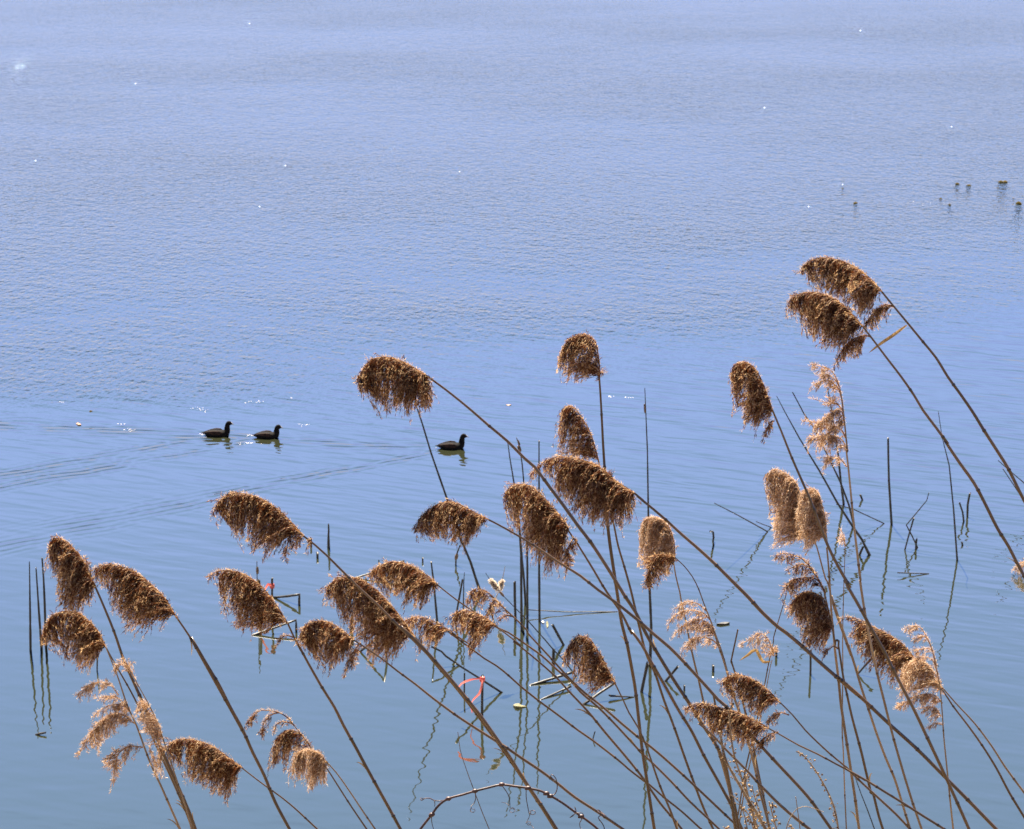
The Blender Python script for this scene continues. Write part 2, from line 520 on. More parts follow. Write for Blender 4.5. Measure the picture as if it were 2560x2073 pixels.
        pick = rg.choice(np.nonzero(uu > 0.62)[0], kh)
        hd = d3[pick] * 0.6 + rg.normal(0, 0.6, (kh, 3)) + np.array([0.1, 0, 0.25]); hd /= np.linalg.norm(hd, axis=1)[:, None]
        hs = np.cross(hd, rg.normal(0, 1, (kh, 3))); hs /= np.linalg.norm(hs, axis=1)[:, None] + 1e-9
        h0 = p0[pick] + d3[pick] * ln3[pick] * 0.4
        hl = (rg.uniform(4, 8.5, kh) * s)[:, None]; hw = 0.38 * s
        add_q(np.stack([h0 - hs * hw, h0 + hs * hw, h0 + hd * hl + hs * hw * .5, h0 + hd * hl - hs * hw * .5], 1), rg.uniform(0.75, 1.0, kh))
        # pale down along the upper side of the axis, painting in its sunlit rim
        ku = int(len(R) * 2.6)
        ru = R[rg.integers(0, len(R), ku)] + rg.normal(0, 1.6, (ku, 2)) + np.array([0, -1.0])
        u0 = at_np(ru[:, 0], ru[:, 1], d + rg.normal(0, 3.0, ku) * s)
        ud = rg.normal(0, 0.55, (ku, 3)) + np.array([-0.35, 0, 0.55]); ud /= np.linalg.norm(ud, axis=1)[:, None]
        us = np.cross(ud, rg.normal(0, 1, (ku, 3))); us /= np.linalg.norm(us, axis=1)[:, None] + 1e-9
        ul = (rg.uniform(4, 9.5, ku) * s)[:, None]
        add_q(np.stack([u0 - us * .35 * s, u0 + us * .35 * s, u0 + ud * ul + us * .2 * s, u0 + ud * ul - us * .2 * s], 1), rg.uniform(0.6, 1.0, ku))
        # the axis itself
        zr = np.zeros(len(R))
        Rm = R[::3]; Pm = [Vector(v) for v in at_np(Rm[:, 0], Rm[:, 1], np.full(len(Rm), d))]
        rad = np.linspace(1.9, 0.6, len(Pm)) * s
        tv, tf = tube(Pm, rad, 4, cap=False)
        tf = np.array(tf); tv = np.array([tuple(v) for v in tv])
        add_q(tv[tf], np.full(len(tf), 0.55))
    return np.concatenate(V), np.concatenate(Fq), np.concatenate(T)

def stem_path(px_pts, d, rg, to_ground=True):
    pts = [at(x, y, d) for x, y in px_pts]
    path = smooth_path(pts, 0.02)
    if to_ground:
        dirn = (path[-1] - path[-6]).normalized()
        p = path[-1].copy()
        tgt = Vector((0, 0.02 + rg.uniform(-0.03, 0.03), -1)).normalized()
        while p.z > ground_z(p.y, p.x) - 0.06 and len(path) < 900:
            dirn = (dirn * 0.965 + tgt * 0.035).normalized()
            p = p + dirn * 0.04
            path.append(p.copy())
    return path

def stem_mesh(path, w_px, d, rg, top_w=None):
    """tube with raised, dark nodes between internodes of slightly different tone"""
    s = px_m(d); n = len(path)
    acc = [0.0]
    for a, b in zip(path, path[1:]): acc.append(acc[-1] + (b - a).length)
    total = acc[-1]
    nodes, t = [], rg.uniform(0.10, 0.2)
    while t < total:
        nodes.append(t); t += rg.uniform(0.13, 0.21)
    extra = []
    P, Rr, Tt = [], [], []
    ni = 0; tone = rg.uniform(0.35, 0.75)
    top_w = top_w if top_w is not None else w_px * 0.55
    for i, p in enumerate(path):
        k = min(1.0, acc[i] / 0.5)
        r = 0.5 * s * (top_w + (w_px - top_w) * k)
        while ni < len(nodes) and acc[i] >= nodes[ni]:
            dv = (path[min(i + 1, n - 1)] - path[max(i - 1, 0)]).normalized()
            q0 = p
            P += [q0 - dv * 0.0045, q0 - dv * 0.0022, q0 + dv * 0.0012, q0 + dv * 0.0040]
            Rr += [r, r * 1.28, r * 1.30, r * 1.04]; Tt += [tone, 0.02, 0.05, 0.3]
            tone = float(np.clip(rg.uniform(0.3, 0.85), 0, 1)); ni += 1
            break
        else:
            P.append(p); Rr.append(r); Tt.append(tone)
    V, Fc = tube(P, Rr, 7)
    return V, Fc, np.repeat(Tt, 7)

def blade(path, w_m, parent, mat, name='leaf', face=Vector((0.2, -1, 0.5))):
    """folded leaf blade"""
    V, Fc = [], []
    n = len(path)
    for i, p in enumerate(path):
        t = (path[min(i + 1, n - 1)] - path[max(i - 1, 0)]).normalized()
        sd = t.cross(face).normalized()
        up = sd.cross(t)
        u = i / (n - 1)
        w = w_m * (math.sin(PI * min(1, u * 0.93 + 0.07)) ** 0.7)
        V += [p + sd * w * .5 + up * w * .18, p, p - sd * w * .5 + up * w * .18]
    for i in range(n - 1):
        a = 3 * i
        Fc += [(a, a + 1, a + 4, a + 3), (a + 1, a + 2, a + 5, a + 4)]
    return make_obj(name, [tuple(v) for v in V], Fc, mat, parent)

REED_N = 0
def reed(label, d, w, stem, parts, dens=1.0, pale=False, leaf=None, name='reed'):
    """label; depth from the camera in metres; stalk width in px; stalk from its top down; heads"""
    global REED_N
    REED_N += 1
    rg = np.random.default_rng(100 + REED_N)
    path = stem_path(stem, d, rg)
    root = empty(name, path[-1])
    tag(root, label, 'reed', 'reeds leaning over the lake')
    V, Fc, T = stem_mesh(path, w, d, rg)
    make_obj('stem', [tuple(v) for v in V], Fc, STEM_PALE if pale else STEM, root, tint=T)
    # torn remnants of leaf sheaths low on the stalk
    if w > 5.5:
        for _ in range(int(rg.integers(1, 4))):
            i = int(rg.uniform(0.30, 0.95) * (len(path) - 20))
            L_ = rg.uniform(0.025, 0.06)
            p0 = path[i]; up_ = (path[max(0, i - 3)] - path[i]).normalized()
            sd_ = Vector((rg.choice([-1, 1]), -0.4, 0)).normalized()
            r0 = 0.5 * w * px_m(d)
            bp = [p0 + sd_ * r0 * 1.05 + up_ * (L_ * t_) + sd_ * (0.35 * L_ * t_ ** 2.2) - Vector((0, 0, 0.25 * L_ * t_ ** 3)) for t_ in np.linspace(0, 1, 7)]
            blade(bp, rg.uniform(2.2, 4.0) * px_m(d), root, SHEATH, name='sheath')
    if parts:
        v, f, t = plume_mesh(parts, d, rg, dens, pale)
        pl = make_obj('plume', v, f, SPIKE_PALE if pale else SPIKE, root, tint=t, smooth=False)
        pl['kind'] = 'stuff'
    if leaf:
        pts, wl = leaf
        blade(smooth_path([at(x, y, d + dz) for x, y, dz in pts], 0.01), wl * px_m(d), root, LEAF)
    return root
# left group
reed('reed with the tallest, thickest plume at the far left, above three dark stalks', 6.3, 9.5,
     q('1', 490,430, 530,520, 600,690, 655,850, 705,960, 770,1110, 850,1310, 925,1480, 995,1640, 1030,1736),
     [(q('1', 490,440, 450,340, 400,270, 350,218, 300,203, 262,240), q('1', 315,195, 260,225, 250,280, 262,300, 255,330, 300,400, 310,540, 345,590, 395,590, 450,560, 500,510, 500,440, 485,330, 440,300, 400,260, 350,215), 1.25)])
reed('reed with a broad brown plume bending left, second plume from the left edge', 6.45, 8.5,
     q('1', 925,610, 1000,720, 1080,850, 1150,970, 1220,1110, 1290,1235) + q('3', 0,165, 120,365, 230,550, 310,710, 420,910, 500,1090, 600,1290, 690,1510, 810,1736),
     [(q('1', 925,610, 870,520, 800,450, 720,385, 620,345, 540,345, 480,375), q('1', 480,375, 560,330, 640,345, 720,385, 790,430, 850,490, 900,560, 920,600, 860,640, 815,650, 760,660, 720,670, 690,690, 650,620, 580,560, 600,520, 570,470, 530,440, 490,420), 1.1)])
reed('reed with a ragged drooping plume just below the tallest plume at far left', 6.55, 6.5,
     q('1', 560,780, 610,870, 690,1010, 760,1150, 840,1330, 910,1480, 980,1640, 1015,1736),
     [(q('1', 560,780, 520,700, 470,640, 420,600, 340,588, 270,620, 225,700), q('1', 230,660, 280,605, 340,585, 420,595, 480,650, 530,700, 540,750, 515,830, 470,900, 455,870, 415,895, 390,840, 345,840, 310,760, 225,760, 220,700), 1.1)])
reed('reed with open pale feathery branches near the bottom left corner', 6.2, 6.0,
     q('1', 560,780, 620,930, 670,1080, 720,1190, 790,1380, 850,1510, 950,1736),
     [(q('1', 625,1030, 580,975, 500,965, 400,1030), q('1', 385,1060, 420,1000, 500,960, 580,955, 590,990, 510,1000, 450,1030), 1.0),
      (q('1', 660,1080, 600,1035, 490,1050), q('1', 485,1055, 530,1030, 600,1025, 640,1050, 560,1058), 0.9),
      (q('1', 690,1120, 640,1080, 560,1090, 480,1150), q('1', 475,1150, 540,1100, 600,1070, 670,1065, 690,1110, 600,1130, 520,1145), 0.9),
      (q('1', 710,1180, 640,1130, 560,1150, 480,1230, 410,1350), q('1', 400,1360, 430,1270, 475,1200, 530,1150, 610,1120, 690,1140, 700,1180, 620,1190, 600,1240, 560,1260, 520,1320, 540,1240, 480,1310, 440,1310), 0.9),
      (q('1', 755,1305, 680,1300, 620,1350, 595,1480), q('1', 525,1420, 560,1350, 600,1300, 680,1295, 750,1305, 690,1340, 640,1420, 590,1510, 600,1430, 570,1390), 0.75)], 0.95, pale=True)
reed('thin reed whose narrow pale plume clings along the crossing stalks, bottom left', 6.05, 4.5,
     q('1', 680,885, 730,980, 780,1070, 830,1170, 860,1260, 900,1380, 940,1500, 980,1620, 1010,1736),
     [(q('1', 730,985, 690,900, 650,865, 600,890), q('1', 595,900, 605,850, 640,830, 700,858, 695,900, 640,890, 600,935), 0.8),
      (q('1', 860,1265, 830,1170, 780,1080, 735,1050), q('1', 730,1060, 770,1060, 810,1120, 840,1190, 855,1250, 830,1290, 800,1270, 770,1240, 740,1180, 720,1120), 0.9),
      (q('1', 880,1320, 830,1290, 790,1300, 820,1400), q('1', 775,1280, 850,1310, 850,1440, 870,1480, 830,1450, 800,1370), 0.6)], 0.95, pale=True)
reed('reed with a golden brown plume hanging low at bottom left, its thin stalk running right', 6.75, 6.0,
     q('1', 1280,1415) + q('3', 430,1240, 520,1310, 620,1385, 720,1455, 850,1560, 1040,1736),
     [(q('1', 1280,1415, 1200,1355, 1120,1300, 1040,1270, 940,1265, 850,1330), q('1', 860,1310, 900,1270, 960,1262, 1040,1270, 1110,1300, 1180,1340, 1240,1390, 1260,1430, 1240,1490, 1220,1550, 1180,1590, 1150,1550, 1110,1540, 1105,1500, 1070,1500, 1030,1480, 980,1470, 990,1400, 930,1390, 870,1380, 830,1350), 1.05)])
# left centre
reed('reed with a long ragged plume, highest one left of centre, below the two birds', 5.95, 9.0,
     q('2', 880,600, 970,670, 1060,750, 1160,850, 1240,930, 1340,1030, 1440,1120, 1530,1210, 1640,1320, 1760,1420, 1870,1540) + q('4', 0,50, 150,190, 290,340, 420,490, 560,660, 680,810, 800,980, 900,1120, 1000,1280, 1100,1430, 1200,1580, 1300,1736),
     [(q('2', 880,600, 800,510, 720,430, 640,365, 530,300, 420,268, 320,262, 220,320, 165,420), q('2', 160,450, 165,390, 200,320, 260,280, 340,258, 430,270, 520,305, 590,330, 640,370, 700,385, 740,430, 780,520, 760,590, 740,640, 690,680, 620,730, 570,800, 550,820, 580,720, 560,680, 480,740, 450,700, 430,620, 350,600, 310,520, 280,500, 290,430, 230,430), 1.05),
      (q('2', 885,603, 820,575, 770,600, 735,780), q('2', 760,590, 800,570, 870,590, 860,690, 820,710, 770,720, 750,790, 715,820, 720,740, 750,650), 0.9),
      (q('2', 945,655, 935,625, 920,650), q('2', 925,615, 945,615, 945,680, 905,695), 0.8)])
reed('dark plumed reed with thin pale tip, before the upper red ribbon', 6.6, 8.5,
     q('2', 760,1300, 820,1430, 880,1540) + q('3', 870,180, 960,350, 1080,560, 1180,720, 1260,880, 1350,1040, 1430,1190, 1540,1390, 1640,1570, 1730,1736),
     [(q('2', 760,1300, 700,1200, 640,1110, 560,1010, 460,930, 380,890, 290,872, 200,880, 125,930), q('2', 225,980, 240,900, 300,872, 380,910, 460,950, 540,1000, 600,1060, 660,1150, 710,1240, 700,1280, 660,1310, 600,1340, 560,1360, 470,1360, 440,1300, 400,1350, 330,1310, 350,1240, 290,1190, 260,1160, 270,1080), 1.0),
      (q('2', 300,875, 200,880, 125,930), q('2', 125,925, 160,890, 230,872, 250,885, 200,905, 150,955), 0.8),
      (q('2', 800,1400, 735,1385, 690,1430, 655,1480), q('2', 650,1490, 680,1410, 720,1380, 740,1390, 700,1440), 0.8)])
reed('reed with a big brown plume crossed by another stalk, centre left', 6.5, 8.5,
     q('2', 1760,1400, 1880,1540) + q('4', 0,40, 150,190, 300,370, 440,530, 600,730, 740,920, 850,1070, 960,1230, 1060,1380, 1180,1560, 1290,1736),
     [(q('2', 1760,1400, 1680,1290, 1590,1170, 1490,1060, 1380,970, 1270,930, 1160,935, 1060,1010), q('2', 1020,1060, 1060,1000, 1120,940, 1200,920, 1280,930, 1360,960, 1440,1010, 1500,1070, 1580,1160, 1650,1250, 1700,1310, 1690,1380, 1630,1440, 1610,1500, 1580,1570, 1520,1530, 1470,1540, 1380,1600, 1360,1510, 1370,1430, 1290,1400, 1260,1350, 1210,1280, 1170,1270, 1180,1180, 1120,1180, 1140,1090, 1080,1090), 1.0)])
reed('reed with a round bushy plume and a dangling tuft, low at centre left', 6.25, 7.5,
     q('3', 1340,165, 1440,230, 1560,310, 1700,420, 1850,530, 2000,650) + q('4', 450,780, 600,880, 750,975, 840,1030, 1000,1140, 1150,1240, 1300,1350, 1450,1470, 1650,1600, 1850,1736),
     [(q('3', 1340,165, 1250,90, 1150,25, 1050,10, 960,40, 890,140), q('3', 880,200, 890,100, 960,30, 1040,8, 1140,30, 1230,80, 1320,140, 1350,220, 1320,290, 1250,340, 1210,370, 1130,395, 1060,370, 1040,310, 980,290, 970,220, 920,220), 1.15),
      (q('3', 1400,190, 1365,230, 1325,320, 1265,470), q('3', 1290,300, 1340,220, 1400,220, 1390,290, 1340,380, 1280,450, 1255,490, 1270,410), 1.1)])
reed('reed with a fluffy light-topped plume right above the big crossed plume, centre', 6.85, 6.0,
     q('2', 1930,980) + q('5', 340,1180, 450,1265, 560,1340, 640,1390, 745,1470) + q('4', 900,105, 1040,200, 1180,300, 1300,410, 1430,520, 1500,600, 1640,720, 1780,860, 1900,990, 2010,1110) + q('7', 130,1090, 250,1200, 400,1350, 550,1510, 700,1650, 790,1736),
     [(q('2', 1930,980, 1850,910, 1760,850, 1660,815, 1560,808, 1450,850, 1385,930), q('2', 1380,940, 1420,870, 1480,820, 1560,805, 1660,820, 1760,860, 1840,910, 1910,960, 1940,1000, 1910,1060, 1870,1120, 1830,1160, 1750,1180, 1780,1100, 1730,1090, 1650,1180, 1670,1090, 1640,1060, 1580,1060, 1500,1010, 1470,960, 1400,960), 1.15)])
reed('reed with a small dark wispy plume right of the big crossed plume', 6.95, 5.5,
     q('5', 400,1510, 470,1560, 560,1620) + q('4', 390,90, 510,180, 620,260, 700,320, 800,380, 900,460, 1000,550, 1150,670, 1300,780, 1470,910, 1600,1000, 1820,1170, 1900,1240, 2030,1340) + q('7', 180,1340, 330,1470, 480,1590, 640,1736),
     [(q('5', 400,1510, 320,1465, 230,1415, 130,1398, 40,1425), q('5', 20,1440, 60,1405, 130,1395, 200,1405, 260,1440, 330,1460, 370,1500, 350,1560, 320,1600, 270,1650, 240,1640, 190,1600, 150,1690, 140,1640, 185,1550, 190,1500, 130,1490, 80,1530, 10,1620, 0,1590, 50,1520, 10,1490), 0.75)])
reed('reed with a curled golden open plume just below the double cattail', 6.6, 6.5,
     q('5', 700,1210, 800,1310, 900,1400, 1000,1500) + q('4', 1060,110, 1180,240, 1300,370, 1420,500, 1540,610, 1680,720, 1840,860, 2010,1000) + q('7', 130,980, 280,1100, 450,1250, 580,1370, 750,1530, 920,1690, 980,1736),
     [(q('5', 770,1280, 700,1210, 620,1175, 560,1200, 525,1290), q('5', 515,1330, 525,1240, 570,1185, 650,1172, 700,1215, 690,1260, 650,1310, 620,1290, 570,1320), 0.85),
      (q('5', 850,1370, 790,1290, 740,1270, 690,1350), q('5', 690,1350, 715,1270, 760,1262, 800,1310, 810,1345, 770,1360, 720,1400, 680,1430, 650,1390), 0.7),
      (q('5', 890,1395, 840,1385, 770,1420), q('5', 755,1425, 800,1390, 880,1382, 850,1410, 780,1435), 0.8)], 1.0)
reed('reed with a dark straggling plume under the curled golden one, centre', 6.75, 6.5,
     q('5', 745,1462, 850,1540, 950,1620) + q('4', 950,180, 1150,345, 1290,470, 1400,590, 1560,760, 1700,930, 1870,1130, 2000,1290) + q('7', 180,1345, 300,1520, 420,1660, 480,1736),
     [(q('5', 760,1465, 680,1410, 600,1370, 500,1345, 400,1390), q('5', 365,1440, 410,1370, 480,1340, 560,1350, 640,1380, 700,1420, 745,1460, 720,1510, 690,1550, 640,1600, 590,1640, 570,1690, 540,1690, 550,1610, 580,1540, 520,1530, 470,1520, 420,1500), 0.95)])
reed('reed with a loose plume below the tall cattails, alone at bottom centre', 6.4, 6.5,
     q('4', 1780,520, 1850,660, 1900,770, 1980,900, 2040,1040) + q('7', 220,1150, 300,1380, 380,1570, 440,1736),
     [(q('4', 1790,530, 1730,420, 1680,320, 1620,220, 1560,150, 1480,150, 1400,230), q('4', 1340,330, 1400,240, 1450,170, 1530,130, 1590,150, 1620,220, 1690,310, 1720,400, 1780,500, 1740,560, 1700,530, 1640,570, 1600,630, 1560,590, 1530,520, 1440,500, 1430,440, 1500,390, 1450,350, 1390,380, 1350,360), 0.95)])
# centre
reed('reed with a wide hanging plume highest in the centre, above the lone swimming bird', 6.0, 9.0,
     q('9', 570,385, 700,480, 850,600, 1000,730, 1120,830, 1240,950, 1310,1010) + q('5', 1180,370, 1300,530, 1400,670, 1500,800, 1600,950, 1700,1110, 1780,1240, 1860,1360) + q('7', 160,70, 220,180, 340,380, 440,540, 540,690, 640,850, 740,1000, 800,1110, 850,1260, 890,1440, 930,1600, 950,1736),
     [(q('9', 570,385, 500,340, 420,295, 330,262, 230,262, 140,330, 90,420), q('9', 85,480, 80,420, 110,350, 150,310, 200,270, 280,258, 360,262, 430,300, 500,350, 560,400, 600,420, 620,480, 615,550, 590,620, 550,600, 520,640, 490,600, 430,650, 400,590, 350,610, 280,650, 270,590, 230,560, 180,500, 130,490), 1.2)])
reed('reed with a compact oval plume crossed behind by a leaning dark cattail stalk, centre', 5.8, 8.5,
     q('5', 700,630, 760,660, 940,760, 1100,860, 1260,970, 1420,1070, 1560,1180, 1700,1280, 1800,1360, 1900,1440) + q('7', 250,120, 370,220, 470,320, 600,460, 700,570, 780,660, 850,720, 960,850, 1060,960, 1150,1060, 1280,1200, 1440,1370, 1560,1510, 1720,1736),
     [(q('5', 700,630, 610,585, 520,535, 430,495, 330,500, 220,560, 140,650), q('5', 120,730, 130,640, 170,590, 240,540, 320,500, 420,485, 500,520, 570,570, 640,600, 680,650, 620,690, 590,740, 540,800, 510,830, 470,780, 420,820, 400,760, 340,770, 290,780, 240,740, 200,730, 170,710), 1.2)])
reed('reed with a long dense hanging plume crossed in front by a straight stalk, centre', 6.5, 8.0,
     q('5', 1310,690, 1380,790, 1450,900, 1530,1030, 1600,1150, 1680,1270, 1750,1370, 1830,1530) + q('7', 60,90, 150,210, 210,320, 290,460, 370,600, 460,760, 560,920, 660,1120, 760,1300, 870,1500, 940,1650, 980,1736),
     [(q('5', 1330,700, 1280,620, 1210,540, 1130,450, 1040,370, 950,352, 860,390, 820,460), q('5', 820,470, 825,410, 880,370, 940,350, 1020,360, 1080,400, 1130,450, 1190,500, 1240,560, 1300,620, 1330,690, 1345,760, 1310,800, 1330,850, 1290,900, 1290,980, 1230,1020, 1130,1050, 1140,970, 1080,930, 1030,920, 1010,880, 970,820, 950,720, 900,690, 870,620, 920,560, 900,540, 880,470, 840,450), 1.15),
      (q('5', 1400,800, 1370,780, 1330,860, 1315,1040), q('5', 1310,1080, 1280,960, 1310,870, 1350,800, 1400,830, 1390,890, 1370,960, 1330,1010), 1.0)])
reed('reed with the largest plume of the centre, its pale tip trailing left', 6.25, 9.5,
     q('5', 1850,420, 1960,510) + q('6', 100,440, 200,520, 330,630, 450,740, 600,870, 730,990, 850,1110, 980,1240, 1100,1370, 1220,1480) + q('7', 1350,110, 1480,220, 1600,330, 1760,470, 1960,640) + q('8', 100,680, 260,820, 440,990, 650,1180, 840,1370, 1000,1530, 1200,1736),
     [(q('5', 1850,420, 1700,320, 1600,230, 1480,170, 1370,145, 1270,140), q('5', 1210,350, 1250,280, 1290,240, 1270,180, 1330,150, 1430,160, 1520,180, 1600,220, 1680,270, 1700,330, 1780,400, 1860,460, 1870,530, 1830,590, 1810,620, 1760,680, 1700,660, 1650,640, 1580,760, 1600,650, 1550,620, 1500,660, 1430,600, 1400,580, 1350,540, 1290,460, 1220,500, 1260,430, 1210,380), 1.15),
      (q('5', 1420,150, 1270,138, 1150,165, 1030,270), q('5', 1005,320, 1020,270, 1060,220, 1120,180, 1200,150, 1270,140, 1260,200, 1230,260, 1190,310, 1150,260, 1100,270, 1030,330), 0.8)])
reed('reed standing nearly upright with a small fan-shaped plume, tallest in the centre', 6.55, 8.5,
     q('9', 1750,350, 1760,480, 1770,650, 1780,850, 1790,1010) + q('5', 1632,500, 1640,680, 1660,850, 1690,1050, 1720,1250, 1750,1450, 1790,1600) + q('4', 1900,280, 1950,560, 1980,820, 2010,1080, 2050,1340, 2080,1540, 2110,1736),
     [(q('9', 1752,400, 1755,320, 1745,230, 1725,150, 1670,108, 1600,112), q('9', 1470,300, 1490,250, 1530,220, 1550,150, 1600,110, 1660,105, 1720,140, 1735,180, 1750,240, 1760,330, 1740,370, 1700,370, 1680,390, 1620,400, 1580,430, 1580,390, 1540,400, 1520,370, 1490,360), 1.05),
      (q('9', 1755,400, 1765,360, 1785,345), q('9', 1760,400, 1765,350, 1795,340, 1775,370), 0.8)])
reed('reed with a slender upright feathery plume rising behind the largest centre plume', 6.9, 6.5,
     q('9', 1750,975) + q('5', 1600,330, 1650,520, 1690,680, 1720,830, 1770,1000, 1820,1180, 1860,1350, 1890,1480, 1940,1680) + q('7', 260,450, 330,660, 420,900, 500,1130, 580,1350, 660,1560, 740,1736),
     [(q('9', 1750,975, 1720,860, 1690,770, 1640,680, 1590,610, 1545,597, 1495,650), q('9', 1485,660, 1500,620, 1545,595, 1590,600, 1640,680, 1660,720, 1690,780, 1710,830, 1740,930, 1745,975, 1690,960, 1600,950, 1470,930, 1460,880, 1490,830, 1460,830, 1475,760, 1500,720), 0.8)])
reed('reed with a pale golden pillar-shaped plume, right of centre', 6.7, 6.0,
     q('6', 390,960, 410,1080, 440,1200, 455,1290, 490,1440, 520,1600) + q('7', 590,380, 620,500, 660,680, 700,810, 740,950, 780,1080, 830,1250, 880,1450, 920,1736),
     [(q('6', 400,960, 400,880, 390,780, 350,680, 290,625, 220,612, 165,660), q('6', 145,700, 160,640, 220,610, 290,620, 350,650, 380,720, 410,810, 405,880, 385,950, 300,960, 230,980, 150,980, 125,870, 130,800), 1.35)], pale=True)
reed('reed with a dark ragged tuft under the pale pillar plume and a thin arching stalk', 6.35, 4.5,
     q('6', 400,925, 470,990, 540,1080, 590,1180, 630,1290, 670,1390, 710,1500, 750,1620) + q('7', 760,120, 810,260, 850,400, 890,550, 930,680, 975,800, 1020,950, 1050,1060, 1090,1210, 1130,1400, 1180,1600, 1215,1736),
     [(q('6', 405,930, 350,905, 260,930, 180,1100), q('6', 170,1080, 150,960, 220,900, 330,900, 400,935, 385,1000, 340,1060, 260,1110, 200,1160, 140,1150), 1.2)])
reed('reed with open combed golden branches, under the pale pillar plume', 6.2, 6.5,
     q('6', 640,1320, 670,1390, 710,1500, 750,1620) + q('7', 750,120, 800,260, 845,400, 885,550, 925,680, 968,800, 1010,950, 1048,1080, 1086,1230, 1128,1420, 1175,1600, 1210,1736),
     [(q('6', 650,1350, 580,1292, 480,1282, 385,1345), q('6', 380,1350, 400,1300, 480,1280, 580,1290, 640,1340, 560,1305, 450,1315), 0.75),
      (q('6', 680,1420, 620,1365, 520,1345, 430,1365, 350,1440), q('6', 340,1450, 370,1400, 440,1350, 540,1340, 630,1370, 660,1410, 600,1400, 510,1390, 420,1420), 0.85),
      (q('6', 725,1560, 680,1460, 570,1415, 460,1470, 365,1585), q('6', 360,1590, 400,1520, 460,1470, 560,1410, 650,1430, 700,1510, 720,1550, 640,1540, 560,1520, 460,1530, 400,1560), 0.9),
      (q('6', 760,1640, 690,1575, 580,1560, 490,1620, 445,1700), q('6', 440,1720, 480,1650, 480,1590, 560,1550, 660,1565, 740,1625, 660,1630, 570,1625, 500,1660), 0.9)], 1.0, pale=True)
# right
reed('reed with the topmost plume, arching over at upper right and holding a yellow leaf', 6.2, 8.5,
     q('10', 1170,360, 1260,470, 1360,590, 1450,700, 1540,810, 1620,940, 1700,1050, 1790,1180, 1870,1310, 1960,1450) + q('11', 2040,480, 2144,690) + [(2640, 1400), (2720, 1570)],
     [(q('10', 1170,360, 1100,280, 1020,210, 940,165, 850,135, 740,125, 650,160, 590,235), q('10', 585,240, 620,180, 670,140, 740,125, 820,130, 900,160, 960,190, 1020,240, 1080,260, 1130,310, 1140,380, 1110,440, 1080,490, 1010,520, 980,480, 940,430, 860,400, 800,370, 790,340, 720,340, 710,290, 660,260, 620,240), 1.15),
      (q('10', 1250,460, 1200,448, 1120,490, 1050,580), q('10', 1050,570, 1080,510, 1130,470, 1190,445, 1225,450, 1215,520, 1180,540, 1110,610, 1070,600, 1040,590), 1.1)],
     leaf=([(x, y, dz) for (x, y), dz in zip(q('10', 1338,586, 1290,622, 1235,662, 1160,712, 1075,778), (0, -.02, -.03, -.05, -.06))], 8))
reed('reed with a very dark plume directly below the topmost one at upper right', 6.0, 8.5,
     q('10', 1040,600, 1110,690, 1200,810, 1300,940, 1390,1070, 1450,1170, 1540,1290, 1620,1400) + q('11', 1600,280, 1700,430, 1800,570, 1880,720, 1960,880, 2040,1010, 2090,1110, 2144,1210) + [(2620, 1570), (2690, 1760)],
     [(q('10', 1040,600, 980,530, 900,450, 820,395, 730,365, 640,365, 560,390, 520,440), q('10', 515,450, 540,400, 590,375, 650,362, 740,365, 800,385, 870,420, 930,450, 970,510, 1010,560, 1030,610, 1010,650, 960,690, 930,720, 850,740, 800,720, 750,760, 760,700, 710,690, 660,640, 640,580, 640,520, 590,510, 530,470), 1.25),
      (q('10', 1090,665, 1040,658, 960,690, 880,780, 832,890), q('10', 830,900, 850,830, 890,740, 940,690, 1000,660, 1045,690, 1040,750, 990,790, 930,810, 880,840, 850,870), 1.1)])
reed('reed with a narrow dark hanging plume, left of the dark tangle of stalks at right', 5.9, 8.5,
     q('10', 415,1170, 470,1300, 550,1500) + q('11', 620,560, 680,700, 740,860, 800,1010, 870,1150, 950,1290) + q('8', 140,0, 260,210, 330,340, 420,500, 510,680, 620,890, 720,1100, 800,1270, 860,1400, 950,1600, 1010,1736),
     [(q('10', 415,1170, 380,1070, 345,980, 300,890, 240,845, 180,855, 140,920), q('10', 130,920, 150,880, 200,840, 260,850, 300,890, 330,950, 360,1010, 390,1080, 410,1150, 400,1220, 370,1260, 340,1250, 300,1300, 280,1250, 230,1260, 220,1200, 215,1120, 165,1160, 160,1090, 145,1050, 140,990), 1.3),
      (q('10', 430,1245, 405,1250, 380,1300, 358,1360), q('10', 355,1370, 365,1310, 390,1260, 430,1250, 420,1300, 390,1350), 1.2)])
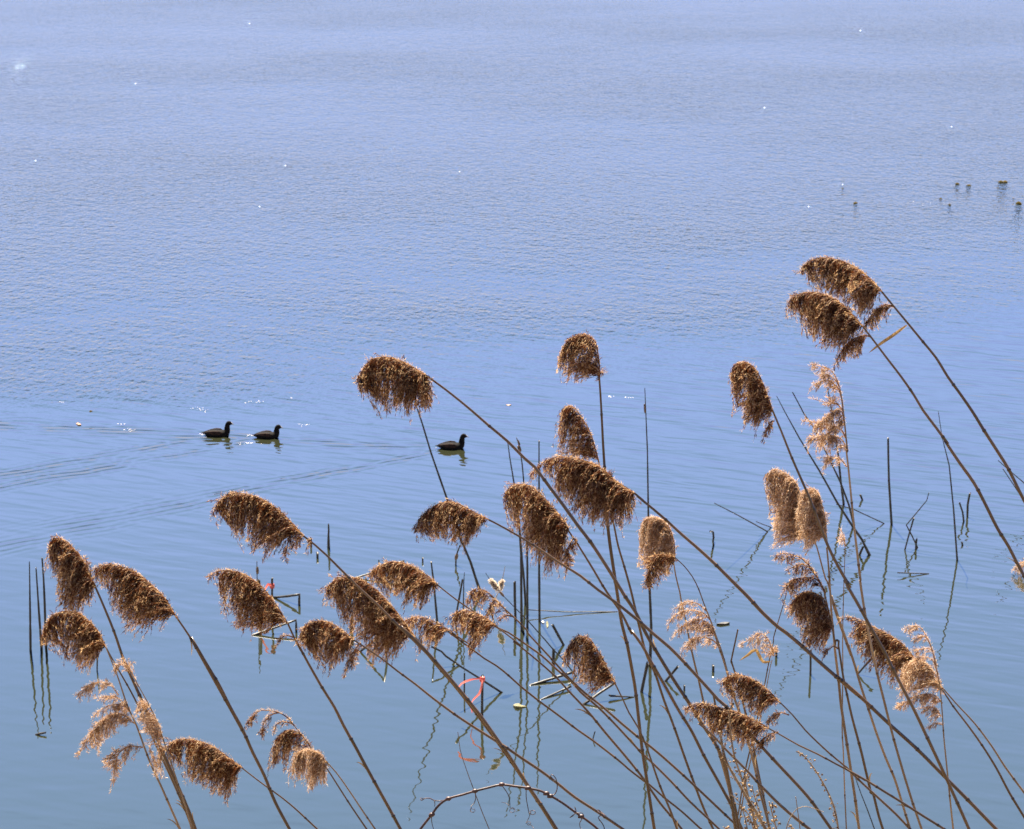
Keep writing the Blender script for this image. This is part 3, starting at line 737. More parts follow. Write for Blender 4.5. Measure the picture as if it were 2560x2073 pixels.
reed('tall thin reed with pale side branches spaced up its stalk, at right', 6.1, 6.5,
     q('10', 885,1050, 905,1200, 920,1350, 930,1450) + q('11', 920,320, 935,450, 950,600, 965,760, 980,900, 1000,1070, 1020,1240) + q('8', 250,0, 280,200, 320,420, 370,650, 420,850, 470,1050, 520,1230, 570,1400, 620,1560, 680,1736),
     [(q('10', 900,1150, 890,1080, 870,990, 830,910, 780,880, 700,855, 665,868), q('10', 665,872, 700,850, 790,888, 820,920, 740,912), 0.9),
      (q('10', 880,1020, 850,965, 790,925, 710,925), q('10', 700,930, 760,915, 830,945, 855,980, 760,960), 0.85),
      (q('10', 890,1080, 860,1010, 790,965, 690,1000), q('10', 680,1000, 720,965, 800,960, 860,1000, 870,1040, 800,1020, 720,1015), 1.0),
      (q('10', 905,1180, 860,1130, 790,1120, 680,1088), q('10', 670,1085, 720,1100, 790,1128, 800,1060, 880,1090, 875,1160, 800,1150, 730,1120), 0.55),
      (q('10', 912,1280, 890,1180, 820,1190, 700,1290), q('10', 690,1290, 750,1210, 820,1170, 890,1160, 905,1260, 890,1300, 800,1300), 0.95),
      (q('10', 918,1360, 880,1300, 760,1262, 610,1240), q('10', 600,1240, 660,1235, 750,1260, 840,1290, 900,1345, 800,1325, 700,1290), 0.9),
      (q('10', 930,1450, 890,1370, 800,1342, 650,1370), q('10', 640,1400, 650,1340, 720,1330, 820,1345, 910,1380, 920,1450, 870,1430, 800,1430, 710,1450, 740,1390), 0.9),
      (q('11', 925,460, 880,405, 800,395, 740,400), q('11', 720,390, 790,378, 870,400, 890,430, 810,440, 765,472, 780,420), 0.8)], 1.1, pale=True)
reed('reed with a golden plume, left one of two pale plumes touching at right', 6.6, 6.5,
     q('11', 700,960, 720,1010, 750,1120, 780,1230) + q('6', 1610,1130, 1650,1300, 1690,1420, 1730,1530, 1790,1700) + q('8', 50,110, 120,320, 200,550, 260,750, 310,900, 370,1080, 430,1240, 490,1380, 540,1540, 600,1736),
     [(q('11', 700,990, 640,800, 610,650, 570,560, 500,500, 430,480, 375,550), q('11', 370,560, 420,480, 480,490, 550,530, 600,590, 610,660, 600,760, 600,850, 590,920, 520,1000, 500,960, 410,1010, 440,930, 400,880, 430,840, 380,800, 410,720, 380,650, 430,590, 390,570), 1.15)], pale=True)
reed('reed with a fuller, darker-based plume, right one of two pale plumes touching at right', 6.45, 7.5,
     q('11', 785,930, 795,1010) + q('6', 1600,850, 1610,950, 1620,1080, 1630,1250, 1640,1400, 1660,1600) + q('7', 1750,250, 1780,500, 1800,700, 1830,900, 1860,1100, 1890,1300, 1920,1500, 1950,1736),
     [(q('11', 785,940, 780,830, 760,740, 730,640, 660,610), q('11', 600,680, 640,610, 730,620, 745,680, 780,750, 795,850, 780,920, 740,980, 700,990, 610,1060, 640,980, 590,960, 590,870, 580,780), 1.3)], pale=True)
reed('reed with layered plume, pale open branches above a dark brown tail, right', 6.3, 7.0,
     q('6', 1580,1200, 1610,1330, 1640,1460, 1670,1620) + q('7', 1770,170, 1800,350, 1820,480, 1850,620, 1890,800, 1930,950, 1970,1100, 2010,1270, 2050,1430) + q('8', 340,1480, 380,1640, 410,1736),
     [(q('6', 1500,1040, 1440,970, 1370,920, 1250,895, 1170,925), q('6', 1160,930, 1210,900, 1290,900, 1370,935, 1340,965, 1250,975), 0.75),
      (q('6', 1530,1090, 1450,1000, 1380,985, 1280,1030), q('6', 1275,1040, 1320,985, 1400,970, 1450,1000, 1480,1060, 1400,1060, 1310,1060), 0.75),
      (q('6', 1580,1200, 1520,1100, 1400,1088, 1300,1130, 1235,1250), q('6', 1230,1170, 1300,1120, 1400,1085, 1500,1090, 1550,1140, 1520,1160, 1400,1150, 1390,1200, 1310,1220, 1230,1260, 1290,1190), 0.85),
      (q('6', 1650,1500, 1610,1330, 1560,1240, 1460,1200, 1360,1250), q('6', 1300,1390, 1310,1290, 1350,1230, 1420,1200, 1510,1215, 1580,1280, 1620,1370, 1620,1440, 1640,1530, 1590,1560, 1590,1640, 1530,1680, 1470,1650, 1400,1610, 1380,1540, 1440,1500, 1380,1470, 1340,1420), 0.95),
      (q('6', 1690,1650, 1650,1630, 1570,1700), q('6', 1555,1710, 1600,1640, 1650,1620, 1640,1650, 1580,1715), 0.9),
      (q('6', 1590,1210, 1530,1090, 1440,970, 1370,920), q('6', 1440,960, 1450,958, 1600,1200, 1590,1215), 0.3)], 1.05)
reed('reed with a wisp of white seed fluff on a hair-thin dark stalk, right', 6.75, 3.6,
     q('6', 1745,830, 1740,1000, 1730,1300, 1725,1600) + q('7', 1815,300, 1815,500, 1810,900, 1820,1100, 1830,1400, 1845,1736),
     [(q('6', 1745,840, 1735,770, 1712,700), q('6', 1680,820, 1690,740, 1710,695, 1740,740, 1745,800, 1715,835), 0.6)], pale=True)
reed('reed with a rust brown plume and a pale pointing tip, lower right', 6.4, 6.5,
     q('8', 640,570, 700,650, 780,730, 830,775, 900,880, 1000,1010, 1100,1150, 1200,1310, 1290,1480, 1393,1650),
     [(q('8', 640,560, 560,460, 480,400, 380,345, 280,300), q('8', 175,380, 200,340, 270,310, 340,330, 430,370, 500,420, 560,490, 600,540, 590,590, 540,650, 500,680, 460,720, 440,670, 400,670, 380,620, 320,610, 300,560, 220,520, 250,460, 200,430), 1.1),
      (q('8', 290,305, 240,280, 180,262, 100,270), q('8', 100,270, 140,255, 190,252, 260,285, 285,312, 240,305, 180,290), 0.9)])
reed('reed with a layered sandy plume overlapping the rust brown one, lower right', 6.15, 6.5,
     q('8', 820,745, 920,860, 1050,1000, 1170,1160, 1260,1300, 1393,1480) + [(2620, 2060)],
     [(q('8', 825,760, 770,650, 700,570, 620,560), q('8', 520,680, 560,640, 600,560, 660,545, 740,590, 790,640, 820,720, 800,780, 740,740, 660,760, 600,790, 510,820, 540,760), 1.15),
      (q('8', 825,860, 760,800, 640,810, 490,905), q('8', 480,910, 530,850, 600,820, 680,795, 760,810, 810,880, 700,870, 600,870), 1.0),
      (q('8', 815,950, 770,890, 700,890, 645,905), q('8', 640,905, 690,880, 760,880, 810,930, 790,955, 720,935), 1.0)], 1.1, pale=True)
reed('thin reed with silvery one-sided branchlets up its stalk, at lower right', 6.05, 5.5,
     q('8', 800,700, 815,820, 825,950, 835,1100, 850,1250, 870,1450, 885,1600, 900,1736),
     [(q('8', 800,700, 770,560, 745,460, 700,370, 660,325, 600,322, 545,350), q('8', 540,370, 560,335, 620,318, 680,330, 640,352, 570,378), 1.0),
      (q('8', 760,500, 720,410, 680,395, 615,415), q('8', 610,400, 660,385, 720,400, 730,430, 620,430), 0.7),
      (q('8', 785,600, 750,490, 690,480, 610,505), q('8', 600,500, 650,475, 720,480, 770,525, 680,510), 0.8),
      (q('8', 795,660, 760,565, 700,535, 620,555), q('8', 610,560, 660,530, 720,535, 780,590, 700,575), 0.7),
      (q('8', 830,1010, 780,1000, 700,1040), q('8', 690,1055, 740,1000, 810,1005, 750,1025), 0.8)], 1.0, pale=True)
reed('thin stalk leaning right against the others, crossing the lower middle plumes', 6.65, 4.0,
     q('6', 1290,1180, 1260,1290, 1215,1440, 1180,1560) + q('7', 1240,180, 1200,360, 1170,520, 1130,700, 1090,900, 1050,1060, 1010,1230, 980,1400, 950,1600, 920,1736), [])
reed('reed with a small bleached plume and bent straw leaf', 6.5, 3.8,
     q('7', 1230,330, 1215,380, 1190,520, 1150,720, 1110,900, 1070,1080, 1020,1300, 985,1500, 950,1736),
     [(q('7', 1240,300, 1220,220, 1180,140, 1110,110, 1050,160, 950,210), q('7', 950,210, 1010,180, 1080,150, 1110,105, 1180,110, 1200,180, 1220,260, 1190,310, 1120,290, 1060,240, 1000,225), 0.5),
      (q('7', 1235,290, 1250,240, 1270,225), q('7', 1225,260, 1240,215, 1275,225, 1260,265), 0.7)], 1.0, pale=True,
     leaf=([(x, y, dz) for (x, y), dz in zip(q('7', 1215,345, 1150,345, 1090,250, 1030,290, 955,340), (0, -.02, -.03, -.04, -.05))], 9))
reed('reed with a bushy plume, upper of two low plumes at right centre', 6.0, 6.5,
     q('7', 1300,690, 1400,790, 1500,910, 1600,1010, 1720,1120, 1830,1210, 1920,1300) + q('8', 150,1300, 240,1390, 370,1510, 500,1630, 600,1736),
     [(q('7', 1300,690, 1200,590, 1120,525, 1030,478, 940,455, 850,480, 785,530), q('7', 775,540, 800,500, 860,465, 950,450, 1040,480, 1120,520, 1170,570, 1230,640, 1290,680, 1240,700, 1190,740, 1150,760, 1060,790, 1020,760, 980,700, 950,650, 890,640, 860,600, 800,555), 1.05),
      (q('7', 1370,790, 1300,770, 1230,805, 1180,865), q('7', 1175,870, 1200,800, 1260,765, 1330,780, 1280,800, 1230,880), 1.2)])
reed('reed with a flat trailing plume, lower of two plumes low at right centre', 5.8, 6.5,
     q('7', 1200,900, 1310,960, 1450,1040, 1600,1110, 1750,1190, 1900,1270, 2000,1330) + q('8', 140,1310, 300,1400, 430,1480, 560,1560, 700,1650, 840,1736),
     [(q('7', 1200,900, 1100,840, 1000,795, 900,755, 800,730, 700,700, 600,695, 490,745), q('7', 480,750, 520,710, 600,695, 700,700, 800,730, 880,750, 980,790, 1080,830, 1150,880, 1180,900, 1140,960, 1100,990, 1090,1030, 1050,1060, 1020,1020, 970,1100, 960,1040, 930,980, 860,1010, 840,960, 760,970, 700,920, 660,880, 650,830, 590,800, 560,770), 0.95),
      (q('7', 1280,930, 1200,955, 1100,1050), q('7', 1060,1100, 1110,1020, 1170,955, 1250,945, 1220,1000, 1150,1060, 1090,1080), 1.1)])
# bottom left centre pair
reed('thin-tipped reed with loose brown plume, upper of a pair at bottom left centre', 6.3, 6.0,
     q('3', 1000,1090, 1110,1220, 1220,1390, 1330,1560, 1450,1736),
     [(q('3', 850,880, 790,810, 720,770, 620,752, 540,765, 460,860), q('3', 440,905, 455,820, 530,770, 540,800, 510,850, 480,890), 0.9),
      (q('3', 720,770, 650,790, 600,850, 570,940), q('3', 545,930, 580,860, 620,800, 660,830, 640,930, 580,960), 0.6),
      (q('3', 830,860, 760,845, 700,870, 675,960), q('3', 665,970, 690,870, 740,850, 800,858, 710,890), 0.45),
      (q('3', 1010,1100, 960,1020, 900,950, 820,920, 740,980), q('3', 650,1080, 700,1010, 760,960, 820,930, 900,950, 960,1010, 900,1060, 850,1120, 800,1170, 750,1290, 770,1180, 720,1150, 680,1200, 600,1250, 650,1170, 680,1110), 0.85),
      (q('3', 980,1040, 920,970, 850,880, 790,810), q('3', 845,870, 855,870, 985,1035, 975,1045), 0.4)])
reed('reed with a dense tawny plume, lower of a pair at bottom left centre', 6.15, 6.0,
     q('3', 1110,1170, 1200,1270, 1300,1410, 1420,1590, 1520,1736),
     [(q('3', 1120,1190, 1070,1120, 1010,1085, 930,1085, 850,1140), q('3', 820,1230, 860,1120, 920,1080, 1000,1080, 1060,1085, 1100,1140, 1140,1230, 1110,1370, 1080,1350, 1040,1370, 980,1430, 960,1340, 920,1310, 860,1330), 1.25)], pale=True)
# cut stalks
reed('upright cut reed stalk with a blunt top amid the crowd at lower right centre', 5.95, 9.0,
     q('7', 740,615, 765,740, 790,850, 810,1020, 835,1150, 870,1330, 900,1540, 930,1736), [])
reed('slanting cut reed stalk with a pale split top, left of the upright cut one', 5.7, 9.5,
     q('7', 620,858, 740,960, 850,1080, 1000,1230, 1150,1390, 1300,1540, 1430,1650, 1540,1736), [])
reed('pale snapped reed stalk with a kinked top, right of centre', 6.9, 7.0,
     q('7', 945,78, 890,335, 892,350, 925,450, 965,600, 1010,780, 1055,960, 1090,1150, 1130,1350, 1175,1560, 1205,1736), [])
reed('thick reed stalk ending in the lower middle plume, right of the slanting cut stalk', 6.55, 7.5,
     q('7', 1045,1050, 1095,1220, 1140,1440, 1185,1640, 1205,1736), [])
reed('bare thin grass stalk rising before the vine at bottom centre', 5.5, 3.0,
     q('4', 480,930, 500,1080, 550,1240, 620,1430, 680,1590, 740,1736), [])

# a plume of a plant standing in the lake outside the frame, dipping to the water at the right edge
EW = depth_of_row(2550, 1437)
REED_N += 1
rw = np.random.default_rng(77)
ew_path = smooth_path([at(x, y, EW) for x, y in [(2556, 1398), (2590, 1385), (2630, 1392), (2665, 1440), (2680, 1500)]], 0.02)
ew = empty('reed', ew_path[-1])
tag(ew, 'pale plume dipping down to the water, cut off by the right edge', 'reed')
V, Fc, T = stem_mesh(ew_path, 5, EW, rw)
make_obj('stem', [tuple(v) for v in V], Fc, STEM, ew, tint=T)
v, f, t = plume_mesh([(q('11', 2175, 1100, 2140, 1112, 2100, 1135, 2072, 1178), q('11', 2066, 1185, 2080, 1130, 2144, 1100, 2175, 1095, 2150, 1170, 2110, 1178), 1.0)], EW, rw, 1.0, True)
pl = make_obj('plume', v, f, SPIKE_PALE, ew, tint=t, smooth=False); pl['kind'] = 'stuff'
# ------------------------------------------------------------------ cattail stalks and broken stubs standing in the lake
WET = plant_mat('dead_cattail', (0.010, 0.009, 0.006), (0.036, 0.027, 0.016), noise_scale=14, rough=0.5, spec=0.4)
WET_TOP = plant_mat('dry_stalk', (0.22, 0.15, 0.09), (0.42, 0.32, 0.20), noise_scale=14, rough=0.55)
HEAD = plant_mat('cattail_head', (0.07, 0.04, 0.022), (0.22, 0.14, 0.08), noise_scale=50, rough=0.9)
FLUFF = plant_mat('cattail_fluff', (0.45, 0.35, 0.25), (0.80, 0.70, 0.58), transl=0.4, noise_scale=60, rough=0.9)
RIBBON = plant_mat('red_ribbon', (0.50, 0.085, 0.065), (0.62, 0.17, 0.13), transl=0.4, noise_scale=8, rough=0.4)

def stalk(label, z, pts, w, top_w=None, mat=None, cat='cattail stalk', name='cattail_stalk', heads=(), group='dead cattail stalks standing in the lake', dip=0.12, sides=6, spike=None):
    """pts: (x, y) or (x, y, foot_y) in an enlarged view, ordered top first, water end last; a point given a foot row stands over that row of water.
    heads: (point index or position, length px, width px, fluffy)"""
    x0, y0, s_ = Z[z]
    P = []
    for p in pts:
        X, Y_ = x0 + p[0] * s_, y0 + p[1] * s_
        F_ = y0 + p[2] * s_ if len(p) > 2 else None
        P.append((X, Y_, F_))
    dl = depth_of_row(P[-1][0], P[-1][2] if P[-1][2] else P[-1][1])
    known = {len(P) - 1: dl}
    for i, p in enumerate(P):
        if p[2] is not None: known[i] = depth_of_row(p[0], p[2])
    ks = sorted(known)
    W3 = []
    for i, p in enumerate(P):
        if i in known: d = known[i]
        else:
            lo = [k_ for k_ in ks if k_ < i]; hi = [k_ for k_ in ks if k_ > i]
            if not lo: d = known[hi[0]]
            else:
                a, b_ = lo[-1], hi[0]
                d = known[a] + (known[b_] - known[a]) * (i - a) / (b_ - a)
        W3.append(at(p[0], p[1], d))
    root = empty(name, W3[-1])
    tag(root, label, cat, group)
    s = px_m(dl)
    dn = (W3[-1] - W3[-2]).normalized()
    dn = (dn + Vector((0, 0, -1))).normalized() if dn.z > -0.5 else dn
    path = []
    for a, b_ in zip(W3, W3[1:]):
        L = (b_ - a).length; n = max(1, int(L / 0.06))
        for k in range(n): path.append(a.lerp(b_, k / n))
    path.append(W3[-1]); path.append(W3[-1] + dn * dip)
    # real ends: a foldover's other end dips below the surface too when it stands on the water
    tot = len(path)
    tw = w if top_w is None else top_w
    rg = random.Random(label)
    R_ = []
    acc = 0; Lt = sum((b_ - a).length for a, b_ in zip(path, path[1:]))
    for i in range(tot):
        if i: acc += (path[i] - path[i - 1]).length
        R_.append(0.5 * s * (tw + (w - tw) * (acc / Lt) ** 0.8) * rg.uniform(0.92, 1.1))
    V, Fc = tube(path, R_, sides)
    ax_ = (path[0] - path[1]).normalized()
    for k in range(sides): V[k] = V[k] + ax_ * (rg.uniform(-0.2, 2.2) * R_[0])      # split, uneven end
    make_obj('stem', [tuple(v) for v in V], Fc, mat or WET, root)
    for (hx, hy, hx2, hy2, hw, fl) in heads:
        a = at(x0 + hx * s_, y0 + hy * s_, W3[0].y); b_ = at(x0 + hx2 * s_, y0 + hy2 * s_, W3[0].y)
        n = 9
        hp = [a.lerp(b_, i / (n - 1)) for i in range(n)]
        hr = [0.5 * s * hw * (0.35 + 0.65 * math.sin(PI * (i + 0.6) / (n + 0.2)) ** 0.5) * rg.uniform(0.85, 1.12) for i in range(n)]
        V, Fc = tube(hp, hr, 9)
        h = make_obj('seed_head', [tuple(v) for v in V], Fc, HEAD, root)
        if fl:
            r2 = np.random.default_rng(int(abs(hx) * 7))
            kk = 420
            t_ = r2.uniform(0, 1, kk); base = np.array([tuple(a)]) * (1 - t_[:, None]) + np.array([tuple(b_)]) * t_[:, None]
            dv = r2.normal(0, 1, (kk, 3)) + np.array([0.35, 0, 0.7]); dv /= np.linalg.norm(dv, axis=1)[:, None]
            r0 = hw * s * 0.42
            p0 = base + dv * r0; p1 = base + dv * (r0 + r2.uniform(2, 6, (kk, 1)) * s)
            sd = np.cross(dv, r2.normal(0, 1, (kk, 3))); sd /= np.linalg.norm(sd, axis=1)[:, None]; sd *= s * 0.8
            vv_ = np.stack([p0 - sd, p0 + sd, p1 + sd * 1.5, p1 - sd * 1.5], 1).reshape(-1, 3)
            f_ = make_obj('fluff', vv_, np.arange(kk * 4).reshape(kk, 4), FLUFF, root, smooth=False)
            f_['kind'] = 'stuff'
    return root

G_STUB = 'broken stubs standing in the lake'
def stub(label, z, pts, w, top_w=None, **k):
    return stalk(label, z, pts, w, top_w, cat='broken stalk', name='broken_stalk', group=G_STUB, **k)

# far left trio
stalk('left stalk of the three dark upright ones at the far left edge', '1', [(155, 330), (157, 460), (159, 620), (161, 792)], 7.5, 2.5)
stalk('middle, shortest stalk of the three dark upright ones at the far left edge', '1', [(190, 360), (196, 450), (206, 600), (219, 780)], 7.5, 3.0)
stalk('right, tallest stalk of the three dark upright ones at the far left edge', '1', [(222, 310), (230, 420), (236, 560), (242, 765)], 8.0, 4.0)
stub('short dark stub showing under the ragged plume at far left', '1', [(514, 790), (512, 900)], 4)
stub('dark stick floating low on the water near the bottom left edge', '1', [(236, 1228, 1240), (213, 1232, 1240), (190, 1238)], 6, 5, dip=0.02)
# left centre
stub('split blunt post alone in open water left of centre', '2', [(1077, 512), (1079, 560), (1077, 600), (1078, 690)], 9, 3.5)
stub('tiny dark stump beside the reed stalk, left of the split post', '2', [(990, 742), (990, 772)], 6)
stub('tiny dark stump behind the stalk knob under the highest left plume', '2', [(938, 620), (940, 676)], 5)
stub('tiny dark stump in open water above the short upright stalk, centre', '2', [(1820, 778), (1821, 804)], 4)
stalk('cattail with a small dark head behind the dark thin-tipped plume', '2', [(512, 800), (514, 950), (530, 1240)], 4, 1.8, heads=[(515, 845, 517, 898, 8, False)])
stub('thick short stub beside the small cattail, behind the dark thin-tipped plume', '2', [(528, 955), (536, 1060), (540, 1250)], 6.5)
stub('upright stub that holds the upper of the two red ribbons', '2', [(632, 945), (632, 1090), (633, 1240)], 5.5)
stub('stalk folded into a right angle beside the upper ribbon stub', '2', [(645, 1086, 1088), (750, 1076, 1112), (848, 1062, 1138), (846, 1100, 1138), (846, 1140)], 6.5)
stub('lower folded stalk with a pale sunlit top, below the dark thin-tipped plume', '2', [(490, 1380, 1382), (650, 1325, 1366), (820, 1264, 1345), (822, 1300, 1345), (822, 1345)], 6, mat=None)
stub('folded stalk peeking out behind the light-topped plume left of centre', '2', [(1292, 932, 934), (1480, 870, 918), (1670, 795, 900), (1674, 850, 900), (1676, 900)], 5)
stub('thin tip standing behind the light-topped plume left of centre', '2', [(1475, 793), (1477, 860)], 3)
stub('short dark stub between the light-topped and the big crossed plume', '2', [(1372, 945), (1378, 1000)], 5)
stalk('straight dark stalk right of the light-topped plume, centre', '2', [(1888, 810), (1905, 950), (1920, 1110), (1935, 1275)], 6.5, 4.0)
stub('thick dark stub under the big crossed plume', '2', [(1262, 1240), (1260, 1300), (1257, 1345)], 8)
stub('broken stalk bent to a peak behind the big crossed plume', '3', [(1395, 262, 264), (1490, 190, 284), (1590, 110, 310), (1605, 220, 325), (1617, 345)], 6)
# bottom centre
stub('long dark stalk slanting down to the right past the lower ribbon post', '4', [(470, 366, 690), (650, 478, 640), (842, 602)], 6.5, 5)
stub('dark slanting stalk end left of the lower ribbon post, rising to the left', '4', [(268, 226, 372), (345, 262, 374), (380, 300, 376), (495, 380)], 6.5, 5)
stub('upright thick stub that holds the lower, longer red ribbon', '4', [(685, 475), (682, 620), (680, 815)], 6.5)
stub('short thin stub left of the lower ribbon post', '4', [(535, 450), (534, 530), (533, 606)], 4)
stub('thick tapering stalk lying out of the water right of the lower ribbon post', '4', [(1425, 436, 474), (1260, 488, 505), (1085, 541)], 7, 8, dip=0.02)
stub('reddish tapering stalk below the thick lying one', '4', [(1402, 558, 580), (1290, 608, 618), (1168, 662)], 4, 7, dip=0.02)
stub('slanting stalk end below the loose bottom centre plume', '4', [(1772, 530, 640), (1650, 610, 670), (1522, 702)], 8, 7)
stub('flat dark stalk end lying right of the loose bottom centre plume', '4', [(1748, 630, 656), (1850, 636, 650), (1942, 641)], 3, 7, dip=0.02)
stub('short upright stub left of the loose bottom centre plume', '4', [(1275, 245), (1273, 300), (1272, 365)], 8)
stub('dark stub leaning left, above the loose bottom centre plume', '4', [(1275, 58), (1315, 132), (1357, 208)], 7)
stub('thick stub leaning right against the foot of the tallest cattail', '4', [(2052, 370), (2028, 480), (2004, 595)], 8)
stub('tiny forked twig poking out of the water at bottom centre', '4', [(1617, 930), (1608, 960), (1600, 990)], 3)
# centre cattails
stalk('long leaning cattail stalk passing behind the highest centre plume', '9', [(410, 245), (455, 430), (500, 600), (540, 720), (600, 920), (640, 1035), (715, 1250), (800, 1500), (868, 1660), (917, 1813), (938, 1870)], 7.5, 2.0)
stub('short stub with a curled leaf below the compact oval plume', '5', [(472, 838), (455, 880), (442, 925), (440, 985)], 5, 3.5, heads=[(450, 900, 440, 945, 9, False)])
stalk('thin straight stalk with a pointed tip, above the curled golden plume', '5', [(508, 1048), (503, 1130), (500, 1330), (500, 1440)], 5.5, 1.5)
stub('short stalk leaning right next to the pointed stalk, centre', '5', [(492, 1112), (472, 1220), (445, 1370), (440, 1440)], 5)
stalk('thick short stalk left of the four tall cattails, centre', '5', [(905, 1122), (906, 1250), (911, 1415)], 7, 6.5)
stalk('first from the left of the four tall cattails in the centre', '5', [(850, 20), (868, 150), (903, 360), (940, 650), (955, 900), (957, 1200), (960, 1500)], 7.5, 2.5)
stalk('second of the four tall cattails, slanting behind its neighbours', '5', [(948, 760), (962, 950), (978, 1100), (990, 1285)], 6)
stalk('third of the four tall cattails, with a lumpy brown top', '5', [(920, -15), (945, 60), (965, 200), (978, 345), (1000, 700), (1005, 1000), (1005, 1475)], 7, 2.2, heads=[(928, 0, 946, 40, 5, False), (934, 45, 950, 90, 9, False)])
stalk('rightmost of the four tall cattails, straight and upright', '5', [(1097, 10), (1097, 300), (1098, 700), (1098, 1050), (1101, 1425)], 7, 3)
stub('thin stalk lying almost flat on the water right of the four tall cattails', '5', [(1020, 1341, 1383), (1300, 1357, 1372), (1715, 1356)], 3, 2.5, dip=0.03)
stalk('tallest cattail, with a spike and small pale head, right of the pale pillar plume', '9', [(2067, 470), (2071, 560), (2085, 900), (2092, 1374), (2100, 1850), (2111, 2100), (2103, 2376)], 8, 1.6, heads=[(2065, 578, 2070, 640, 5.5, False)])
# right
stub('slanting dark stub below the tallest cattail, between reed stalks', '7', [(445, 390), (398, 445), (345, 508)], 6.5)
stub('small dark square stump in open water, lower right of centre', '7', [(740, 392), (740, 424)], 7)
stub('small round dark stump between the stalks, lower right of centre', '7', [(501, 548), (500, 580)], 5)
stub('thick dark stump just right of the small bleached plume', '7', [(1265, 235), (1263, 300)], 6)
stub('short dark stub above the flat trailing plume', '7', [(903, 700), (885, 745)], 6)
stub('dark post half hidden under the long diagonal stalk at right', '7', [(1548, 262), (1548, 360), (1547, 452)], 5.5)
stub('dark slanting stalk behind the rust brown plume', '7', [(2060, 315), (1998, 380), (1937, 452)], 5.5)
stub('long thin broken stalk lying over the water left of the pale touching plumes', '6', [(715, 500, 960), (900, 595, 860), (1132, 723)], 4, 2.2)
stub('short thin broken stalk beside the long one left of the pale touching plumes', '6', [(1045, 645, 745), (1100, 668, 718), (1162, 690)], 3, 2.2)
stub('hooked pale-topped stub in open water right of centre', '6', [(682, 722, 840), (703, 724, 800), (707, 770, 800), (702, 800)], 5)
stalk('long leaning cattail ending in a bent foot, behind the dark tangle at right', '11', [(445, 75-100), (505, 90), (600, 262), (740, 490), (860, 705), (960, 860), (1030, 960), (1082, 1066)], 7.5, 1.5)
stalk('thin cattail with a ragged tip, leaning beside the long one at right', '11', [(555, 50-100), (590, 15), (632, 95), (700, 190), (790, 372), (880, 560), (940, 720), (975, 860)], 5.5, 2.5)
stalk('upright dark stalk crossing the two leaning cattails at right', '11', [(765, -190), (800, -50), (825, 90), (840, 190), (866, 370), (885, 560), (905, 715)], 6.5, 1.6)
stub('thin stick sloping right out of the leaning cattails', '11', [(858, 718, 930), (980, 755, 890), (1182, 849)], 3)
stub('small stub in the angle of the long leaning cattail foot', '11', [(1038, 1010), (1012, 1068)], 6)
stalk('straight upright post, tallest at right, between plumes and open water', '11', [(1210, 265), (1212, 400), (1216, 560), (1234, 855)], 6.5, 4.5)
stalk('very tall thin stalk crossing behind the upper right reed stalk', '11', [(1555, 78), (1580, 250), (1630, 450), (1660, 750), (1685, 1102)], 5.5, 1.2)
stub('thin zigzag broken stalk right of the straight upright post', '11', [(1490, 640), (1475, 692), (1390, 795), (1335, 860), (1375, 935), (1412, 1015)], 4, 2)
stub('thin stub leaning right across the zigzag stalk', '11', [(1385, 818), (1355, 920), (1325, 1032)], 4)
stub('short stub below the zigzag stalk', '11', [(1405, 962), (1400, 1025)], 5)
stub('curved dark stub, left one of two near the right edge', '11', [(1703, 714), (1722, 770), (1730, 832)], 5.5, 4)
stub('upright dark stub, right one of two near the right edge', '11', [(1770, 650), (1757, 720), (1755, 802)], 5.5)
stub('tiny dark stump under the two stubs near the right edge', '11', [(1718, 982), (1722, 998)], 5)
stub('tiny bent stub above the sloping thin stick at right', '11', [(1020, 655), (1034, 688)], 5)
stub('thin stick lying flat on the water below the zigzag stalk', '11', [(1282, 1188, 1212), (1380, 1191, 1203), (1490, 1195)], 3, 3, dip=0.02)
stalk('upper of two thin leaning stalks at the right edge', '11', [(1967, 417), (2050, 490), (2144, 570), (2260, 680), (2330, 760)], 4, 1.8)
stalk('lower of two thin leaning stalks at the right edge', '11', [(1998, 472), (2070, 580), (2144, 690), (2250, 860), (2290, 930)], 5, 2.0)
stalk('thin dark stalk rising left of the bunched stalks at lower right', '13', [(1740, 770), (1800, 940), (1860, 1090), (1930, 1282), (1990, 1460)], 4, 2.0)
# double cattail
stalk('front cattail of the crossing pair, with a long brown head', '14', [(762, 350), (845, 480), (940, 620), (1075, 750), (1300, 980), (1480, 1160), (1760, 1474), (1900, 1640), (2050, 1790), (2280, 2080)], 4.2, 1.4,
      heads=[(852, 492, 965, 640, 11, True), (1000, 665, 1070, 745, 7, False)])
stalk('back cattail of the crossing pair, pale and fluffy', '14', [(1090, 240), (1040, 490), (1000, 620), (930, 780), (880, 900), (850, 1000)], 3.4, 1.2, mat=WET_TOP,
      heads=[(1038, 495, 995, 640, 9, True)])

